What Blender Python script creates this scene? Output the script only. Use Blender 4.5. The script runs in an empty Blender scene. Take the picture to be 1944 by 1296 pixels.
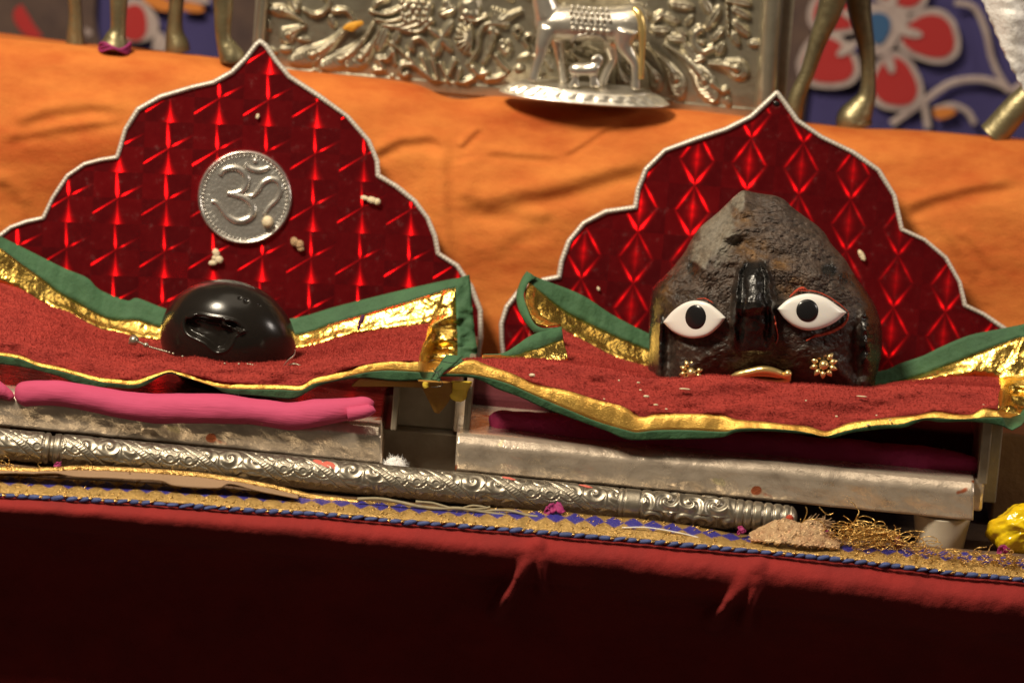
import bpy, math, random
import numpy as np
from mathutils import Vector, Matrix
random.seed(7)
SC = bpy.context.scene
COL = SC.collection
R = math.radians

# ------------------------------------------------------------------ camera
K = 0.0002                 # metres per photo pixel (1944 wide) at the throne front
DIST = 2.4
PITCH, ROLL = R(13), R(4.7)
TGT = Vector((0, 0, 0.0655))
FWD = Vector((0, math.cos(PITCH), -math.sin(PITCH)))
_r0 = Vector((1, 0, 0)); _u0 = Vector((0, math.sin(PITCH), math.cos(PITCH)))
RIGHT = _r0 * math.cos(ROLL) + _u0 * math.sin(ROLL)
UP = _u0 * math.cos(ROLL) - _r0 * math.sin(ROLL)
EYE = TGT - FWD * DIST
cam = bpy.data.cameras.new('camera')
cam_o = bpy.data.objects.new('camera', cam); COL.objects.link(cam_o)
cam.sensor_width = 36; cam.lens = 36 * DIST / (1944 * K)
cam.clip_start = 0.05; cam.clip_end = 50
m3 = Matrix((RIGHT, UP, -FWD)).transposed()
cam_o.matrix_world = Matrix.Translation(EYE) @ m3.to_4x4()
cam.dof.use_dof = True
cam.dof.focus_distance = DIST + 0.012
cam.dof.aperture_fstop = 7.5
SC.camera = cam_o

# ------------------------------------------------------------------ light
w = bpy.data.worlds.new('World'); SC.world = w; w.use_nodes = True
bg = w.node_tree.nodes['Background']
bg.inputs[0].default_value = (1.0, 0.80, 0.60, 1); bg.inputs[1].default_value = 0.055
KEY_DIR = Vector((-0.40, -0.46, 0.79)).normalized()      # towards the key lamp
FILL_DIR = Vector((0.92, -0.16, 0.36)).normalized()
def area(name, direction, dist, size, watts, color, target=Vector((0, 0.03, 0.06))):
    l = bpy.data.lights.new(name, 'AREA'); l.shape = 'DISK'; l.size = size; l.energy = watts; l.color = color
    o = bpy.data.objects.new(name, l); COL.objects.link(o)
    o.location = target + direction * dist
    o.rotation_euler = direction.to_track_quat('Z', 'Y').to_euler()
    return o
area('key_lamp', KEY_DIR, 1.5, 0.34, 31.5, (1.0, 0.86, 0.66))
area('side_lamp', FILL_DIR, 1.6, 0.24, 4.5, (1.0, 0.88, 0.78))
area('overhead_fill', Vector((0.05, -0.15, 0.98)).normalized(), 2.0, 1.4, 7.0, (1.0, 0.84, 0.64))  # added soft overhead light, gives the metals something to reflect
vs = SC.view_settings
vs.view_transform = 'Standard'; vs.look = 'None'; vs.exposure = 0; vs.gamma = 1; vs.use_curve_mapping = False
SC.cycles.use_denoising = True
SC.cycles.max_bounces = 8
SC.cycles.sample_clamp_indirect = 4

# ------------------------------------------------------------------ pixel helpers (photo pixels, 1944 x 1296)
def ray(px, py):
    return FWD + RIGHT * ((px - 972) * K / DIST) - UP * ((py - 648) * K / DIST)
def PY(px, py, Y):
    d = ray(px, py); t = (Y - EYE.y) / d.y
    return EYE + d * t
def PZ(px, py, Z):
    d = ray(px, py); t = (Z - EYE.z) / d.z
    return EYE + d * t
def PP(px, py, pt, n):
    d = ray(px, py); t = (pt - EYE).dot(n) / d.dot(n)
    return EYE + d * t
def PYn(px, py, Y):                 # numpy arrays -> (..., 3)
    px = np.asarray(px, float); py = np.asarray(py, float); Y = np.asarray(Y, float)
    a = (px - 972) * K / DIST; b = -(py - 648) * K / DIST
    d = np.array(FWD) + a[..., None] * np.array(RIGHT) + b[..., None] * np.array(UP)
    t = (Y - EYE.y) / d[..., 1]
    return np.array(EYE) + d * t[..., None]
def zc(ox, oy, s, pts):             # coordinates read off an enlarged crop -> photo pixels
    return [(ox + x / s, oy + y / s) for x, y in pts]

# ------------------------------------------------------------------ curves and noise
def catmull(pts, n, closed=False):
    p = np.asarray(pts, float); m = len(p)
    if closed: q = np.vstack([p[-1], p, p[0], p[1]])
    else: q = np.vstack([2 * p[0] - p[1], p, 2 * p[-1] - p[-2]])
    seg = m if closed else m - 1
    t = np.linspace(0, seg, n, endpoint=not closed); i = np.minimum(t.astype(int), seg - 1); f = (t - i)[:, None]
    a, b, c, d = q[i], q[i + 1], q[i + 2], q[i + 3]
    return 0.5 * (2 * b + (c - a) * f + (2 * a - 5 * b + 4 * c - d) * f ** 2 + (3 * b - a - 3 * c + d) * f ** 3)
def resample(pts, n, closed=False):
    p = np.asarray(pts, float)
    if closed: p = np.vstack([p, p[0]])
    s = np.concatenate([[0], np.cumsum(np.linalg.norm(np.diff(p, axis=0), axis=1))])
    t = np.linspace(0, s[-1], n, endpoint=not closed)
    return np.stack([np.interp(t, s, p[:, k]) for k in range(p.shape[1])], 1)
_tab = np.random.RandomState(3).rand(256, 256)
def vnoise(x, y, seed=0):
    x = np.asarray(x, float) + seed * 17.3; y = np.asarray(y, float) + seed * 9.7
    xi = np.floor(x).astype(int); yi = np.floor(y).astype(int); fx = x - xi; fy = y - yi
    fx = fx * fx * (3 - 2 * fx); fy = fy * fy * (3 - 2 * fy)
    g = lambda a, b: _tab[a % 256, b % 256]
    return (g(xi, yi) * (1 - fx) + g(xi + 1, yi) * fx) * (1 - fy) + (g(xi, yi + 1) * (1 - fx) + g(xi + 1, yi + 1) * fx) * fy - 0.5
def fbm(x, y, seed=0, oct=4):
    r = 0; a = 1.0
    for k in range(oct):
        r = r + a * vnoise(np.asarray(x) * 2 ** k, np.asarray(y) * 2 ** k, seed + k * 3); a *= 0.5
    return r
def sstep(a, b, x):
    t = np.clip((np.asarray(x, float) - a) / (b - a), 0, 1); return t * t * (3 - 2 * t)

# ------------------------------------------------------------------ objects
def tag(o, label=None, cat=None, group=None, kind=None):
    if label: o['label'] = label
    if cat: o['category'] = cat
    if group: o['group'] = group
    if kind: o['kind'] = kind
    return o
def thing(name, loc, label, cat, group=None):
    o = bpy.data.objects.new(name, None); COL.objects.link(o)
    o.empty_display_size = 0.01; o.location = loc
    return tag(o, label, cat, group)
def world_loc(o):
    v = Vector(o.location); p = o.parent
    while p: v = v + Vector(p.location); p = p.parent
    return v
def obj(name, verts, faces, mats, parent=None, smooth=True, midx=None, uv=None, attrs=None):
    """verts in world coordinates; origin at the base centre; parent offset kept by plain location difference"""
    v = np.asarray(verts, float).reshape(-1, 3)
    lo, hi = v.min(0), v.max(0)
    c = Vector(((lo[0] + hi[0]) / 2, (lo[1] + hi[1]) / 2, lo[2]))
    me = bpy.data.meshes.new(name)
    me.from_pydata((v - np.array(c)).tolist(), [], [tuple(int(i) for i in f) for f in faces])
    for m in (mats if isinstance(mats, (list, tuple)) else [mats]): me.materials.append(m)
    if midx is not None: me.polygons.foreach_set('material_index', np.asarray(midx, np.int32))
    if smooth: me.polygons.foreach_set('use_smooth', np.ones(len(me.polygons), bool))
    if uv is not None:
        uv = np.asarray(uv, float); L = me.uv_layers.new(name='UVMap')
        li = np.empty(len(me.loops), np.int32); me.loops.foreach_get('vertex_index', li)
        L.data.foreach_set('uv', uv[li].astype(np.float32).ravel())
    for k, a in (attrs or {}).items():
        at = me.attributes.new(k, 'FLOAT', 'POINT'); at.data.foreach_set('value', np.asarray(a, np.float32).ravel())
    me.update()
    o = bpy.data.objects.new(name, me); COL.objects.link(o)
    if parent is not None:
        o.parent = parent; o.location = c - world_loc(parent)
    else: o.location = c
    return o
def grid_faces(m, n, close_u=False, close_v=False):
    i = np.arange(m if close_u else m - 1)[:, None]; j = np.arange(n if close_v else n - 1)[None, :]
    a = (i * n + j); b = (i * n + (j + 1) % n); c = (((i + 1) % m) * n + (j + 1) % n); d = (((i + 1) % m) * n + j)
    return np.stack([a, b, c, d], -1).reshape(-1, 4)
def solid(o, t, offset=-1):
    m = o.modifiers.new('thick', 'SOLIDIFY'); m.thickness = t; m.offset = offset; return o
def bevel(o, wd, seg=2):
    m = o.modifiers.new('bevel', 'BEVEL'); m.width = wd; m.segments = seg; m.limit_method = 'ANGLE'; return o
def subd(o, n=1):
    m = o.modifiers.new('sub', 'SUBSURF'); m.levels = n; m.render_levels = n; return o
class MB:                            # collects shapes into one mesh
    def __init__(s): s.v = []; s.f = []; s.n = 0
    def add(s, v, f):
        v = np.asarray(v, float).reshape(-1, 3); s.v.append(v); s.f += [tuple(int(i) + s.n for i in q) for q in f]; s.n += len(v); return s
    def tube(s, path, rad, nseg=8, flat=1.0, closed=False, up=None, cap=True):
        p = np.asarray(path, float); n = len(p); rad = np.broadcast_to(np.asarray(rad, float), (n,))
        if closed: t = np.roll(p, -1, 0) - np.roll(p, 1, 0)
        else: t = np.gradient(p, axis=0)
        t /= np.linalg.norm(t, axis=1)[:, None] + 1e-12
        if up is None:
            u = np.zeros((n, 3)); ref = np.array((0.13, 0.21, 0.97)); a = np.cross(t[0], ref); a /= np.linalg.norm(a); u[0] = a
            for i in range(1, n):
                a = a - t[i] * a.dot(t[i]); a /= np.linalg.norm(a) + 1e-12; u[i] = a
            w2 = np.cross(t, u)
        else:
            w2 = np.broadcast_to(np.asarray(up, float), (n, 3)); u = np.cross(t, w2); u /= np.linalg.norm(u, axis=1)[:, None] + 1e-12
        a = np.linspace(0, 2 * np.pi, nseg, endpoint=False)
        v = p[:, None] + rad[:, None, None] * (np.cos(a)[None, :, None] * u[:, None] + flat * np.sin(a)[None, :, None] * w2[:, None])
        f = grid_faces(n, nseg, closed, True).tolist()
        if cap and not closed: f += [list(range(nseg))[::-1], [(n - 1) * nseg + k for k in range(nseg)]]
        return s.add(v, f)
    def ball(s, c, r, nu=10, nv=7, axes=None):
        r = np.broadcast_to(np.asarray(r, float), (3,)); ax = np.eye(3) if axes is None else np.asarray(axes, float)
        a = np.linspace(0, 2 * np.pi, nu, endpoint=False); b = np.linspace(0, np.pi, nv)[1:-1]
        L = np.stack([np.sin(b)[:, None] * np.cos(a), np.sin(b)[:, None] * np.sin(a), np.cos(b)[:, None] + 0 * a], -1).reshape(-1, 3)
        L = np.vstack([L, [[0, 0, 1], [0, 0, -1]]]) * r
        v = np.asarray(c, float) + L @ ax
        f = grid_faces(nv - 2, nu, False, True).tolist(); N = (nv - 2) * nu
        f += [(N, (k + 1) % nu, k) for k in range(nu)]
        f += [(N + 1, N - nu + k, N - nu + (k + 1) % nu) for k in range(nu)]
        return s.add(v, f)
    def box(s, lo, hi):
        x0, y0, z0 = lo; x1, y1, z1 = hi
        v = [(x0, y0, z0), (x1, y0, z0), (x1, y1, z0), (x0, y1, z0), (x0, y0, z1), (x1, y0, z1), (x1, y1, z1), (x0, y1, z1)]
        return s.add(v, [(0, 3, 2, 1), (4, 5, 6, 7), (0, 1, 5, 4), (1, 2, 6, 5), (2, 3, 7, 6), (3, 0, 4, 7)])
    def build(s, name, mats, parent=None, smooth=True, **k):
        return obj(name, np.vstack(s.v), s.f, mats, parent, smooth, **k)

# ------------------------------------------------------------------ materials
def newmat(name):
    m = bpy.data.materials.new(name); m.use_nodes = True; nt = m.node_tree
    return m, nt, nt.nodes['Principled BSDF']
def nd(nt, t, **kw):
    n = nt.nodes.new(t)
    for k, v in kw.items(): setattr(n, k, v)
    return n
def mth(nt, op, a, b=None, c=None, clamp=False):
    n = nt.nodes.new('ShaderNodeMath'); n.operation = op; n.use_clamp = clamp
    for i, x in enumerate((a, b, c)):
        if x is None: continue
        if isinstance(x, (int, float)): n.inputs[i].default_value = x
        else: nt.links.new(x, n.inputs[i])
    return n.outputs[0]
def noise_tex(nt, vec, scale, detail=4, rough=0.6, dist=0.0):
    n = nt.nodes.new('ShaderNodeTexNoise'); n.inputs['Scale'].default_value = scale; n.inputs['Detail'].default_value = detail
    n.inputs['Roughness'].default_value = rough; n.inputs['Distortion'].default_value = dist
    nt.links.new(vec, n.inputs['Vector']); return n.outputs['Fac']
def ramp(nt, fac, stops):
    r = nt.nodes.new('ShaderNodeValToRGB'); e = r.color_ramp.elements
    while len(e) < len(stops): e.new(0.5)
    for k, (p, c) in enumerate(stops): e[k].position = p; e[k].color = (*c, 1) if len(c) == 3 else c
    nt.links.new(fac, r.inputs[0]); return r.outputs[0]
def mixc(nt, fac, a, b):
    n = nt.nodes.new('ShaderNodeMix'); n.data_type = 'RGBA'
    if isinstance(fac, (int, float)): n.inputs[0].default_value = fac
    else: nt.links.new(fac, n.inputs[0])
    for s, x in ((6, a), (7, b)):
        if isinstance(x, tuple): n.inputs[s].default_value = (*x, 1)
        else: nt.links.new(x, n.inputs[s])
    return n.outputs[2]
def mat(name, base, rough=0.5, metal=0.0, n2=None, nscale=150, nlo=0.35, nhi=0.7, spots=None, bump=None, bump2=None,
        rvar=0.0, sheen=0.0, coat=0.0, stretch=None, spec=0.5, trans=0.0, sss=0.0, aniso=0.0):
    m, nt, b = newmat(name)
    tc = nd(nt, 'ShaderNodeTexCoord').outputs['Object']
    if stretch:
        mp = nd(nt, 'ShaderNodeMapping'); mp.inputs['Scale'].default_value = stretch; nt.links.new(tc, mp.inputs['Vector']); tv = mp.outputs[0]
    else: tv = tc
    col = base
    if n2:
        f = noise_tex(nt, tv, nscale, 5, 0.65)
        col = mixc(nt, ramp(nt, f, [(nlo, (0, 0, 0)), (nhi, (1, 1, 1))]), base, n2)
    for sp in (spots or []):         # (colour, scale, threshold)
        f = noise_tex(nt, tc, sp[1], 3, 0.6, 0.4)
        col = mixc(nt, ramp(nt, f, [(sp[2], (0, 0, 0)), (sp[2] + 0.03, (1, 1, 1))]), col, sp[0])
    if isinstance(col, tuple): b.inputs['Base Color'].default_value = (*col, 1)
    else: nt.links.new(col, b.inputs['Base Color'])
    b.inputs['Metallic'].default_value = metal; b.inputs['Roughness'].default_value = rough
    b.inputs['Specular IOR Level'].default_value = spec
    if rvar:
        f = noise_tex(nt, tc, nscale * 1.7 + 3, 4, 0.6)
        nt.links.new(mth(nt, 'MULTIPLY_ADD', f, rvar * 2, rough - rvar, clamp=True), b.inputs['Roughness'])
    if sheen:
        b.inputs['Sheen Weight'].default_value = sheen; b.inputs['Sheen Roughness'].default_value = 0.4
        b.inputs['Sheen Tint'].default_value = (*[min(1, c * 2.0 + 0.02) for c in base], 1)
    if coat: b.inputs['Coat Weight'].default_value = coat; b.inputs['Coat Roughness'].default_value = 0.08
    if trans: b.inputs['Transmission Weight'].default_value = trans
    if sss:
        b.inputs['Subsurface Weight'].default_value = sss; b.inputs['Subsurface Radius'].default_value = (0.004, 0.003, 0.002); b.inputs['Subsurface Scale'].default_value = 0.5
    prev = None
    for bp in (bump, bump2):         # (scale, height in metres, detail)
        if not bp: continue
        f = noise_tex(nt, tv, bp[0], bp[2] if len(bp) > 2 else 4, 0.6)
        bn = nd(nt, 'ShaderNodeBump'); bn.inputs['Strength'].default_value = 1; bn.inputs['Distance'].default_value = bp[1]
        nt.links.new(f, bn.inputs['Height'])
        if prev: nt.links.new(prev, bn.inputs['Normal'])
        prev = bn.outputs[0]
    if prev: nt.links.new(prev, b.inputs['Normal'])
    return m
M = {}
M['silver'] = mat('polished_silver', (0.82, 0.78, 0.69), 0.31, 0.82, n2=(0.66, 0.61, 0.52), nscale=120, bump=(260, 0.00025, 4), rvar=0.08)
M['silver_old'] = mat('tarnished_silver', (0.52, 0.48, 0.37), 0.34, 0.80, n2=(0.40, 0.36, 0.27), nscale=90, bump=(700, 0.00008, 3), rvar=0.08)
def sheet_mat():
    m, nt, b = newmat('worn_silver_sheet')
    tc = nd(nt, 'ShaderNodeTexCoord').outputs['Object']
    mp = nd(nt, 'ShaderNodeMapping'); mp.inputs['Scale'].default_value = (0.9, 1, 1.0); nt.links.new(tc, mp.inputs[0]); tv = mp.outputs[0]
    c = ramp(nt, noise_tex(nt, tv, 70, 6, 0.68, 0.6), [(0.30, (0.46, 0.38, 0.30)), (0.48, (0.70, 0.59, 0.47)), (0.62, (0.82, 0.69, 0.55)), (0.80, (0.58, 0.44, 0.33))])  # cream tones paint in warm reflections, mixed with the worn patches
    c = mixc(nt, ramp(nt, noise_tex(nt, tc, 170, 5, 0.7, 0.8), [(0.64, (0, 0, 0)), (0.76, (1, 1, 1))]), c, (0.32, 0.24, 0.18))
    c = mixc(nt, ramp(nt, noise_tex(nt, tc, 62, 2, 0.5), [(0.70, (0, 0, 0)), (0.715, (1, 1, 1))]), c, (0.50, 0.14, 0.06))
    c = mixc(nt, ramp(nt, noise_tex(nt, tc, 88, 2, 0.5, 0.5), [(0.72, (0, 0, 0)), (0.735, (1, 1, 1))]), c, (0.78, 0.68, 0.45))
    nt.links.new(c, b.inputs['Base Color']); b.inputs['Metallic'].default_value = 0.62
    nt.links.new(mth(nt, 'MULTIPLY_ADD', noise_tex(nt, tc, 120, 5, 0.7), 0.42, 0.02), b.inputs['Roughness'])
    bn = nd(nt, 'ShaderNodeBump'); bn.inputs['Distance'].default_value = 0.0006; nt.links.new(noise_tex(nt, tv, 75, 5, 0.65, 0.5), bn.inputs['Height'])
    bn2 = nd(nt, 'ShaderNodeBump'); bn2.inputs['Distance'].default_value = 0.00007; nt.links.new(noise_tex(nt, tc, 420, 4, 0.7), bn2.inputs['Height'])
    nt.links.new(bn.outputs[0], bn2.inputs['Normal']); nt.links.new(bn2.outputs[0], b.inputs['Normal'])
    return m
M['silver_sheet'] = sheet_mat()
M['silver_rod'] = mat('engraved_silver', (0.38, 0.34, 0.27), 0.38, 0.85, n2=(0.26, 0.23, 0.18), nscale=120, bump=(900, 0.00006, 3), rvar=0.06)
M['rim'] = mat('silver_braid', (0.66, 0.62, 0.55), 0.42, 0.35, n2=(0.50, 0.42, 0.33), nscale=160, nlo=0.52, nhi=0.78, bump=(900, 0.00012, 3))
M['dull_metal'] = mat('dull_steel', (0.42, 0.36, 0.28), 0.45, 0.5, n2=(0.28, 0.24, 0.18), nscale=60, bump=(200, 0.0003, 4))
M['brass'] = mat('old_brass', (0.36, 0.31, 0.17), 0.45, 0.8, n2=(0.20, 0.17, 0.10), nscale=70, bump=(300, 0.0004, 4), rvar=0.1)
M['gold'] = mat('gold_metal', (0.95, 0.70, 0.28), 0.30, 0.8, bump=(500, 0.0001, 3))
M['gold_foil'] = mat('crinkled_gold_ribbon', (0.98, 0.68, 0.17), 0.26, 1, n2=(0.80, 0.48, 0.10), nscale=150, bump=(130, 0.0013, 3), bump2=(900, 0.00014, 2))
M['gold_satin'] = mat('woven_gold_ribbon', (0.90, 0.56, 0.13), 0.42, 0.85, n2=(0.70, 0.38, 0.08), nscale=110, bump=(150, 0.0004, 2), bump2=(2600, 0.00022, 1), rvar=0.08)
M['green'] = mat('green_cotton', (0.050, 0.140, 0.060), 0.75, 0, n2=(0.032, 0.095, 0.042), nscale=60, bump=(160, 0.0010, 4), bump2=(2200, 0.00015, 2), sheen=0.15)
M['velvet'] = mat('red_velvet', (0.42, 0.042, 0.030), 0.9, 0, n2=(0.26, 0.020, 0.015), nscale=150, bump=(380, 0.0016, 6), bump2=(2200, 0.0006, 3), sheen=0.8, stretch=(0.45, 1, 1))
M['pink'] = mat('pink_cotton', (0.56, 0.075, 0.18), 0.85, 0, n2=(0.46, 0.05, 0.12), nscale=90, bump=(1700, 0.00016, 2), bump2=(150, 0.0003, 4), stretch=(0.06, 1, 1), sheen=0.2, spots=[((0.30, 0.02, 0.04), 75, 0.71), ((0.62, 0.34, 0.16), 60, 0.74)])
M['magenta'] = mat('magenta_cotton', (0.52, 0.035, 0.16), 0.8, 0, n2=(0.40, 0.03, 0.10), nscale=60, bump=(120, 0.001, 4), bump2=(2200, 0.00015, 2))
M['lining'] = mat('maroon_lining', (0.085, 0.008, 0.014), 0.85, 0, bump=(1500, 0.0002, 2))
M['orange'] = mat('orange_cotton', (0.46, 0.088, 0.007), 0.85, 0, n2=(0.70, 0.23, 0.038), nscale=34, nlo=0.35, nhi=0.72, bump=(70, 0.0003, 4), bump2=(1700, 0.00030, 2),
                  sheen=0.15, spots=[((0.78, 0.34, 0.10), 34, 0.72)], stretch=(0.6, 1, 1.3))
M['red'] = mat('red_cotton', (0.27, 0.013, 0.011), 0.9, 0, n2=(0.20, 0.010, 0.009), nscale=40, bump=(110, 0.0007, 4), bump2=(2200, 0.0002, 2))
M['brown_cloth'] = mat('brown_cloth', (0.16, 0.09, 0.045), 0.9, 0, n2=(0.09, 0.05, 0.03), nscale=90, bump=(900, 0.0005, 4))
M['white_plastic'] = mat('cream_plastic', (0.64, 0.57, 0.45), 0.45, 0, n2=(0.56, 0.48, 0.37), nscale=40, sss=0.2)
M['white'] = mat('white_enamel', (0.86, 0.84, 0.80), 0.28, 0, sss=0.1)
M['black'] = mat('black_gloss', (0.012, 0.012, 0.013), 0.30, 0, coat=0.3)
M['polished'] = mat('polished_black_stone', (0.011, 0.0095, 0.008), 0.22, 0, n2=(0.015, 0.012, 0.010), nscale=60, bump=(1200, 0.000015, 4), rvar=0.05, spec=0.40)
M['kumkum'] = mat('red_powder', (0.42, 0.055, 0.025), 0.95, 0, bump=(900, 0.0006, 4))
M['grain'] = mat('puffed_grain', (0.80, 0.70, 0.50), 0.7, 0, n2=(0.66, 0.52, 0.30), nscale=300, sss=0.2, bump=(600, 0.0010, 4))
M['cotton'] = mat('white_cotton_wool', (0.85, 0.83, 0.80), 0.95, 0, sss=0.2)
M['petal'] = mat('purple_petal', (0.36, 0.02, 0.14), 0.7, 0, n2=(0.22, 0.02, 0.12), nscale=400)
M['thread'] = mat('gold_thread', (0.85, 0.58, 0.20), 0.35, 0.9, n2=(0.60, 0.34, 0.10), nscale=200)
M['dry'] = mat('dry_stem', (0.36, 0.31, 0.20), 0.85, 0, n2=(0.24, 0.20, 0.12), nscale=300)
M['scrap'] = mat('frayed_beige_lace', (0.58, 0.41, 0.23), 0.75, 0.25, n2=(0.46, 0.26, 0.14), nscale=160, bump=(900, 0.0012, 5), bump2=(260, 0.0010, 3))
M['blue_cord'] = mat('blue_cord', (0.055, 0.085, 0.26), 0.6, 0, n2=(0.03, 0.05, 0.15), nscale=300, bump=(1500, 0.0003, 3))
M['gold_bead'] = mat('gold_cord', (0.80, 0.52, 0.17), 0.30, 0.95, n2=(0.50, 0.30, 0.10), nscale=500, bump=(1300, 0.0005, 3))
M['lace'] = mat('white_brocade', (0.84, 0.82, 0.80), 0.55, 0.1, n2=(0.60, 0.57, 0.54), nscale=110, nlo=0.5, nhi=0.6, bump=(180, 0.0012, 3), bump2=(900, 0.0003, 3))
M['yellow'] = mat('yellow_cellophane', (0.85, 0.62, 0.01), 0.14, 0, n2=(0.70, 0.42, 0.01), nscale=70, bump=(90, 0.0022, 3), coat=0.6, sss=0.1)
M['yellow_cloth'] = mat('yellow_cloth', (0.80, 0.58, 0.06), 0.6, 0, bump=(500, 0.0004, 3), sss=0.1)
M['ochre_cloth'] = mat('ochre_cloth', (0.34, 0.17, 0.02), 0.7, 0, n2=(0.26, 0.11, 0.02), nscale=80, bump=(200, 0.0005, 3))
M['navy'] = mat('navy_print_cloth', (0.045, 0.036, 0.135), 0.85, 0, n2=(0.045, 0.036, 0.14), nscale=50, bump=(1200, 0.0003, 2))
M['print_red'] = mat('red_applique', (0.36, 0.018, 0.018), 0.85, 0, n2=(0.36, 0.02, 0.02), nscale=80)
M['print_white'] = mat('white_applique', (0.44, 0.36, 0.33), 0.85, 0, n2=(0.33, 0.25, 0.24), nscale=140, bump=(900, 0.0006, 3))
M['print_blue'] = mat('blue_applique', (0.03, 0.09, 0.20), 0.85, 0)
M['print_orange'] = mat('orange_applique', (0.55, 0.18, 0.03), 0.85, 0)
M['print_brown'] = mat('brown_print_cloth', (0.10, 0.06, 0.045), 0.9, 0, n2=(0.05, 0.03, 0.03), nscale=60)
M['wood'] = mat('brown_board', (0.30, 0.17, 0.07), 0.6, 0, n2=(0.20, 0.10, 0.04), nscale=60, bump=(300, 0.0004, 4))
# ================================================================== the setting: platform, tier, cloths
Z0 = PY(1785, 1035, 0.008).z                     # top of the platform
EDGE = [(-80, 930), (0, 939), (257, 952), (500, 969), (614, 975), (769, 990), (860, 996), (1045, 1011), (1230, 1027), (1460, 1048), (1568, 1058), (1680, 1071), (1820, 1088), (1944, 1099), (2040, 1108)]
EDGE = [(-900, 862)] + EDGE + [(2800, 1170)]
def edge_y(x): return np.interp(x, [p[0] for p in EDGE], [p[1] for p in EDGE])
mb = MB(); mb.box((-0.30, 0.016, Z0 - 0.30), (0.32, 0.34, Z0 - 0.004)); mb.box((-0.30, -0.014, Z0 - 0.004), (0.32, 0.34, Z0))
tag(bevel(mb.build('altar_platform', M['brown_cloth'], smooth=False), 0.003), kind='structure')

# red drape rolling over the padded edge, then tucked back under it and hanging
nx = 1300
X = np.linspace(-640, 2400, nx); E = edge_y(X) + 1.5 * fbm(X / 40, X * 0, 5)
Hh = np.interp(X, [-100, 100, 300, 700, 1000, 1300, 1700, 2050], [46, 48, 58, 70, 78, 84, 92, 98])
rows = [(-14, 0, -0.012), (-6, 0, -0.022), (0, 0, -0.032), (0, .2, -0.0385), (0, .40, -0.0418), (0, .58, -0.0424), (0, .76, -0.0408), (0, .94, -0.0360), (0, 1.12, -0.0270), (0, 1.35, -0.010), (60, 1.4, 0.004), (130, 1.4, 0.007), (230, 1.4, 0.008), (380, 1.4, 0.009)]
rr = np.array(rows); rr = catmull(rr, 240)
PXg = np.repeat(X[None], 240, 0); PYg = E[None] + rr[:, 0:1] + rr[:, 1:2] * Hh[None]; Yg = np.repeat(rr[:, 2:3], nx, 1)
def seg_d(px, py, a, b):             # distance to a segment and position along it
    ax, ay = a; bx, by = b; dx, dy = bx - ax, by - ay
    t = ((px - ax) * dx + (py - ay) * dy) / (dx * dx + dy * dy); tc = np.clip(t, 0, 1)
    return np.hypot(px - ax - tc * dx, py - ay - tc * dy), t
for a, b, amp, wd in [((1016, 1042), (948, 1160), 0.93, 15), ((1020, 1030), (1034, 1115), 0.90, 12), ((1430, 1085), (1355, 1178), 0.93, 18), ((1440, 1070), (1418, 1182), 0.91, 15)]:
    d, t = seg_d(PXg, PYg, a, b)
    k_ = amp * np.exp(-(d / wd) ** 2) * np.clip(1.02 - 0.16 * np.clip(t, 0, 1), 0, 1) * sstep(1.4, 0.75, t) * sstep(-0.25, 0.1, t)
    Yg = np.where(Yg > -0.044, Yg + k_ * (-0.0438 - Yg), Yg)
Yg = Yg - 0.0012 * fbm(PXg / 70, PYg / 60, 9) - 0.0003 * fbm(PXg / 26, PYg / 40, 12)
drape = obj('red_drape', PYn(PXg, PYg, Yg), grid_faces(240, nx), M['red'])
tag(drape, 'deep red cloth hanging over the padded front edge of the altar', 'cloth')
solid(drape, 0.0008)

# woven gold and blue trim along that edge
def trim_mat():
    m, nt, b = newmat('gold_blue_woven_trim')
    uv = nd(nt, 'ShaderNodeUVMap').outputs[0]
    sx = nd(nt, 'ShaderNodeSeparateXYZ'); nt.links.new(uv, sx.inputs[0]); u, v = sx.outputs[0], sx.outputs[1]
    nz = noise_tex(nt, uv, 90, 3, 0.6)
    v = mth(nt, 'ADD', v, mth(nt, 'MULTIPLY', mth(nt, 'SUBTRACT', nz, 0.5), 0.35))
    fu = mth(nt, 'ABSOLUTE', mth(nt, 'SUBTRACT', mth(nt, 'FRACT', mth(nt, 'MULTIPLY', u, 1 / 0.0074)), 0.5))
    dv = mth(nt, 'ABSOLUTE', mth(nt, 'SUBTRACT', v, 0.29))
    mask = mth(nt, 'LESS_THAN', mth(nt, 'ADD', mth(nt, 'MULTIPLY', fu, 2.0), mth(nt, 'MULTIPLY', dv, 3.6)), 1.05)
    g = noise_tex(nt, uv, 700, 3, 0.7)
    goldc = ramp(nt, g, [(0.3, (0.46, 0.28, 0.09)), (0.60, (0.56, 0.36, 0.12)), (0.74, (0.92, 0.66, 0.24))])
    col = mixc(nt, mask, goldc, (0.035, 0.030, 0.26))
    nt.links.new(col, b.inputs['Base Color'])
    nt.links.new(mth(nt, 'MULTIPLY_ADD', mask, -0.6, 0.65), b.inputs['Metallic'])
    b.inputs['Roughness'].default_value = 0.40
    wv = nd(nt, 'ShaderNodeTexNoise'); mp = nd(nt, 'ShaderNodeMapping'); mp.inputs['Scale'].default_value = (900, 40, 1)
    mp.inputs['Rotation'].default_value = (0, 0, 0.0); nt.links.new(uv, mp.inputs[0]); nt.links.new(mp.outputs[0], wv.inputs['Vector']); wv.inputs['Scale'].default_value = 1
    bn = nd(nt, 'ShaderNodeBump'); bn.inputs['Distance'].default_value = 0.0005; bn.inputs['Strength'].default_value = 1
    nt.links.new(wv.outputs['Fac'], bn.inputs['Height']); nt.links.new(bn.outputs[0], b.inputs['Normal'])
    return m
M['trim'] = trim_mat()
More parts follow.
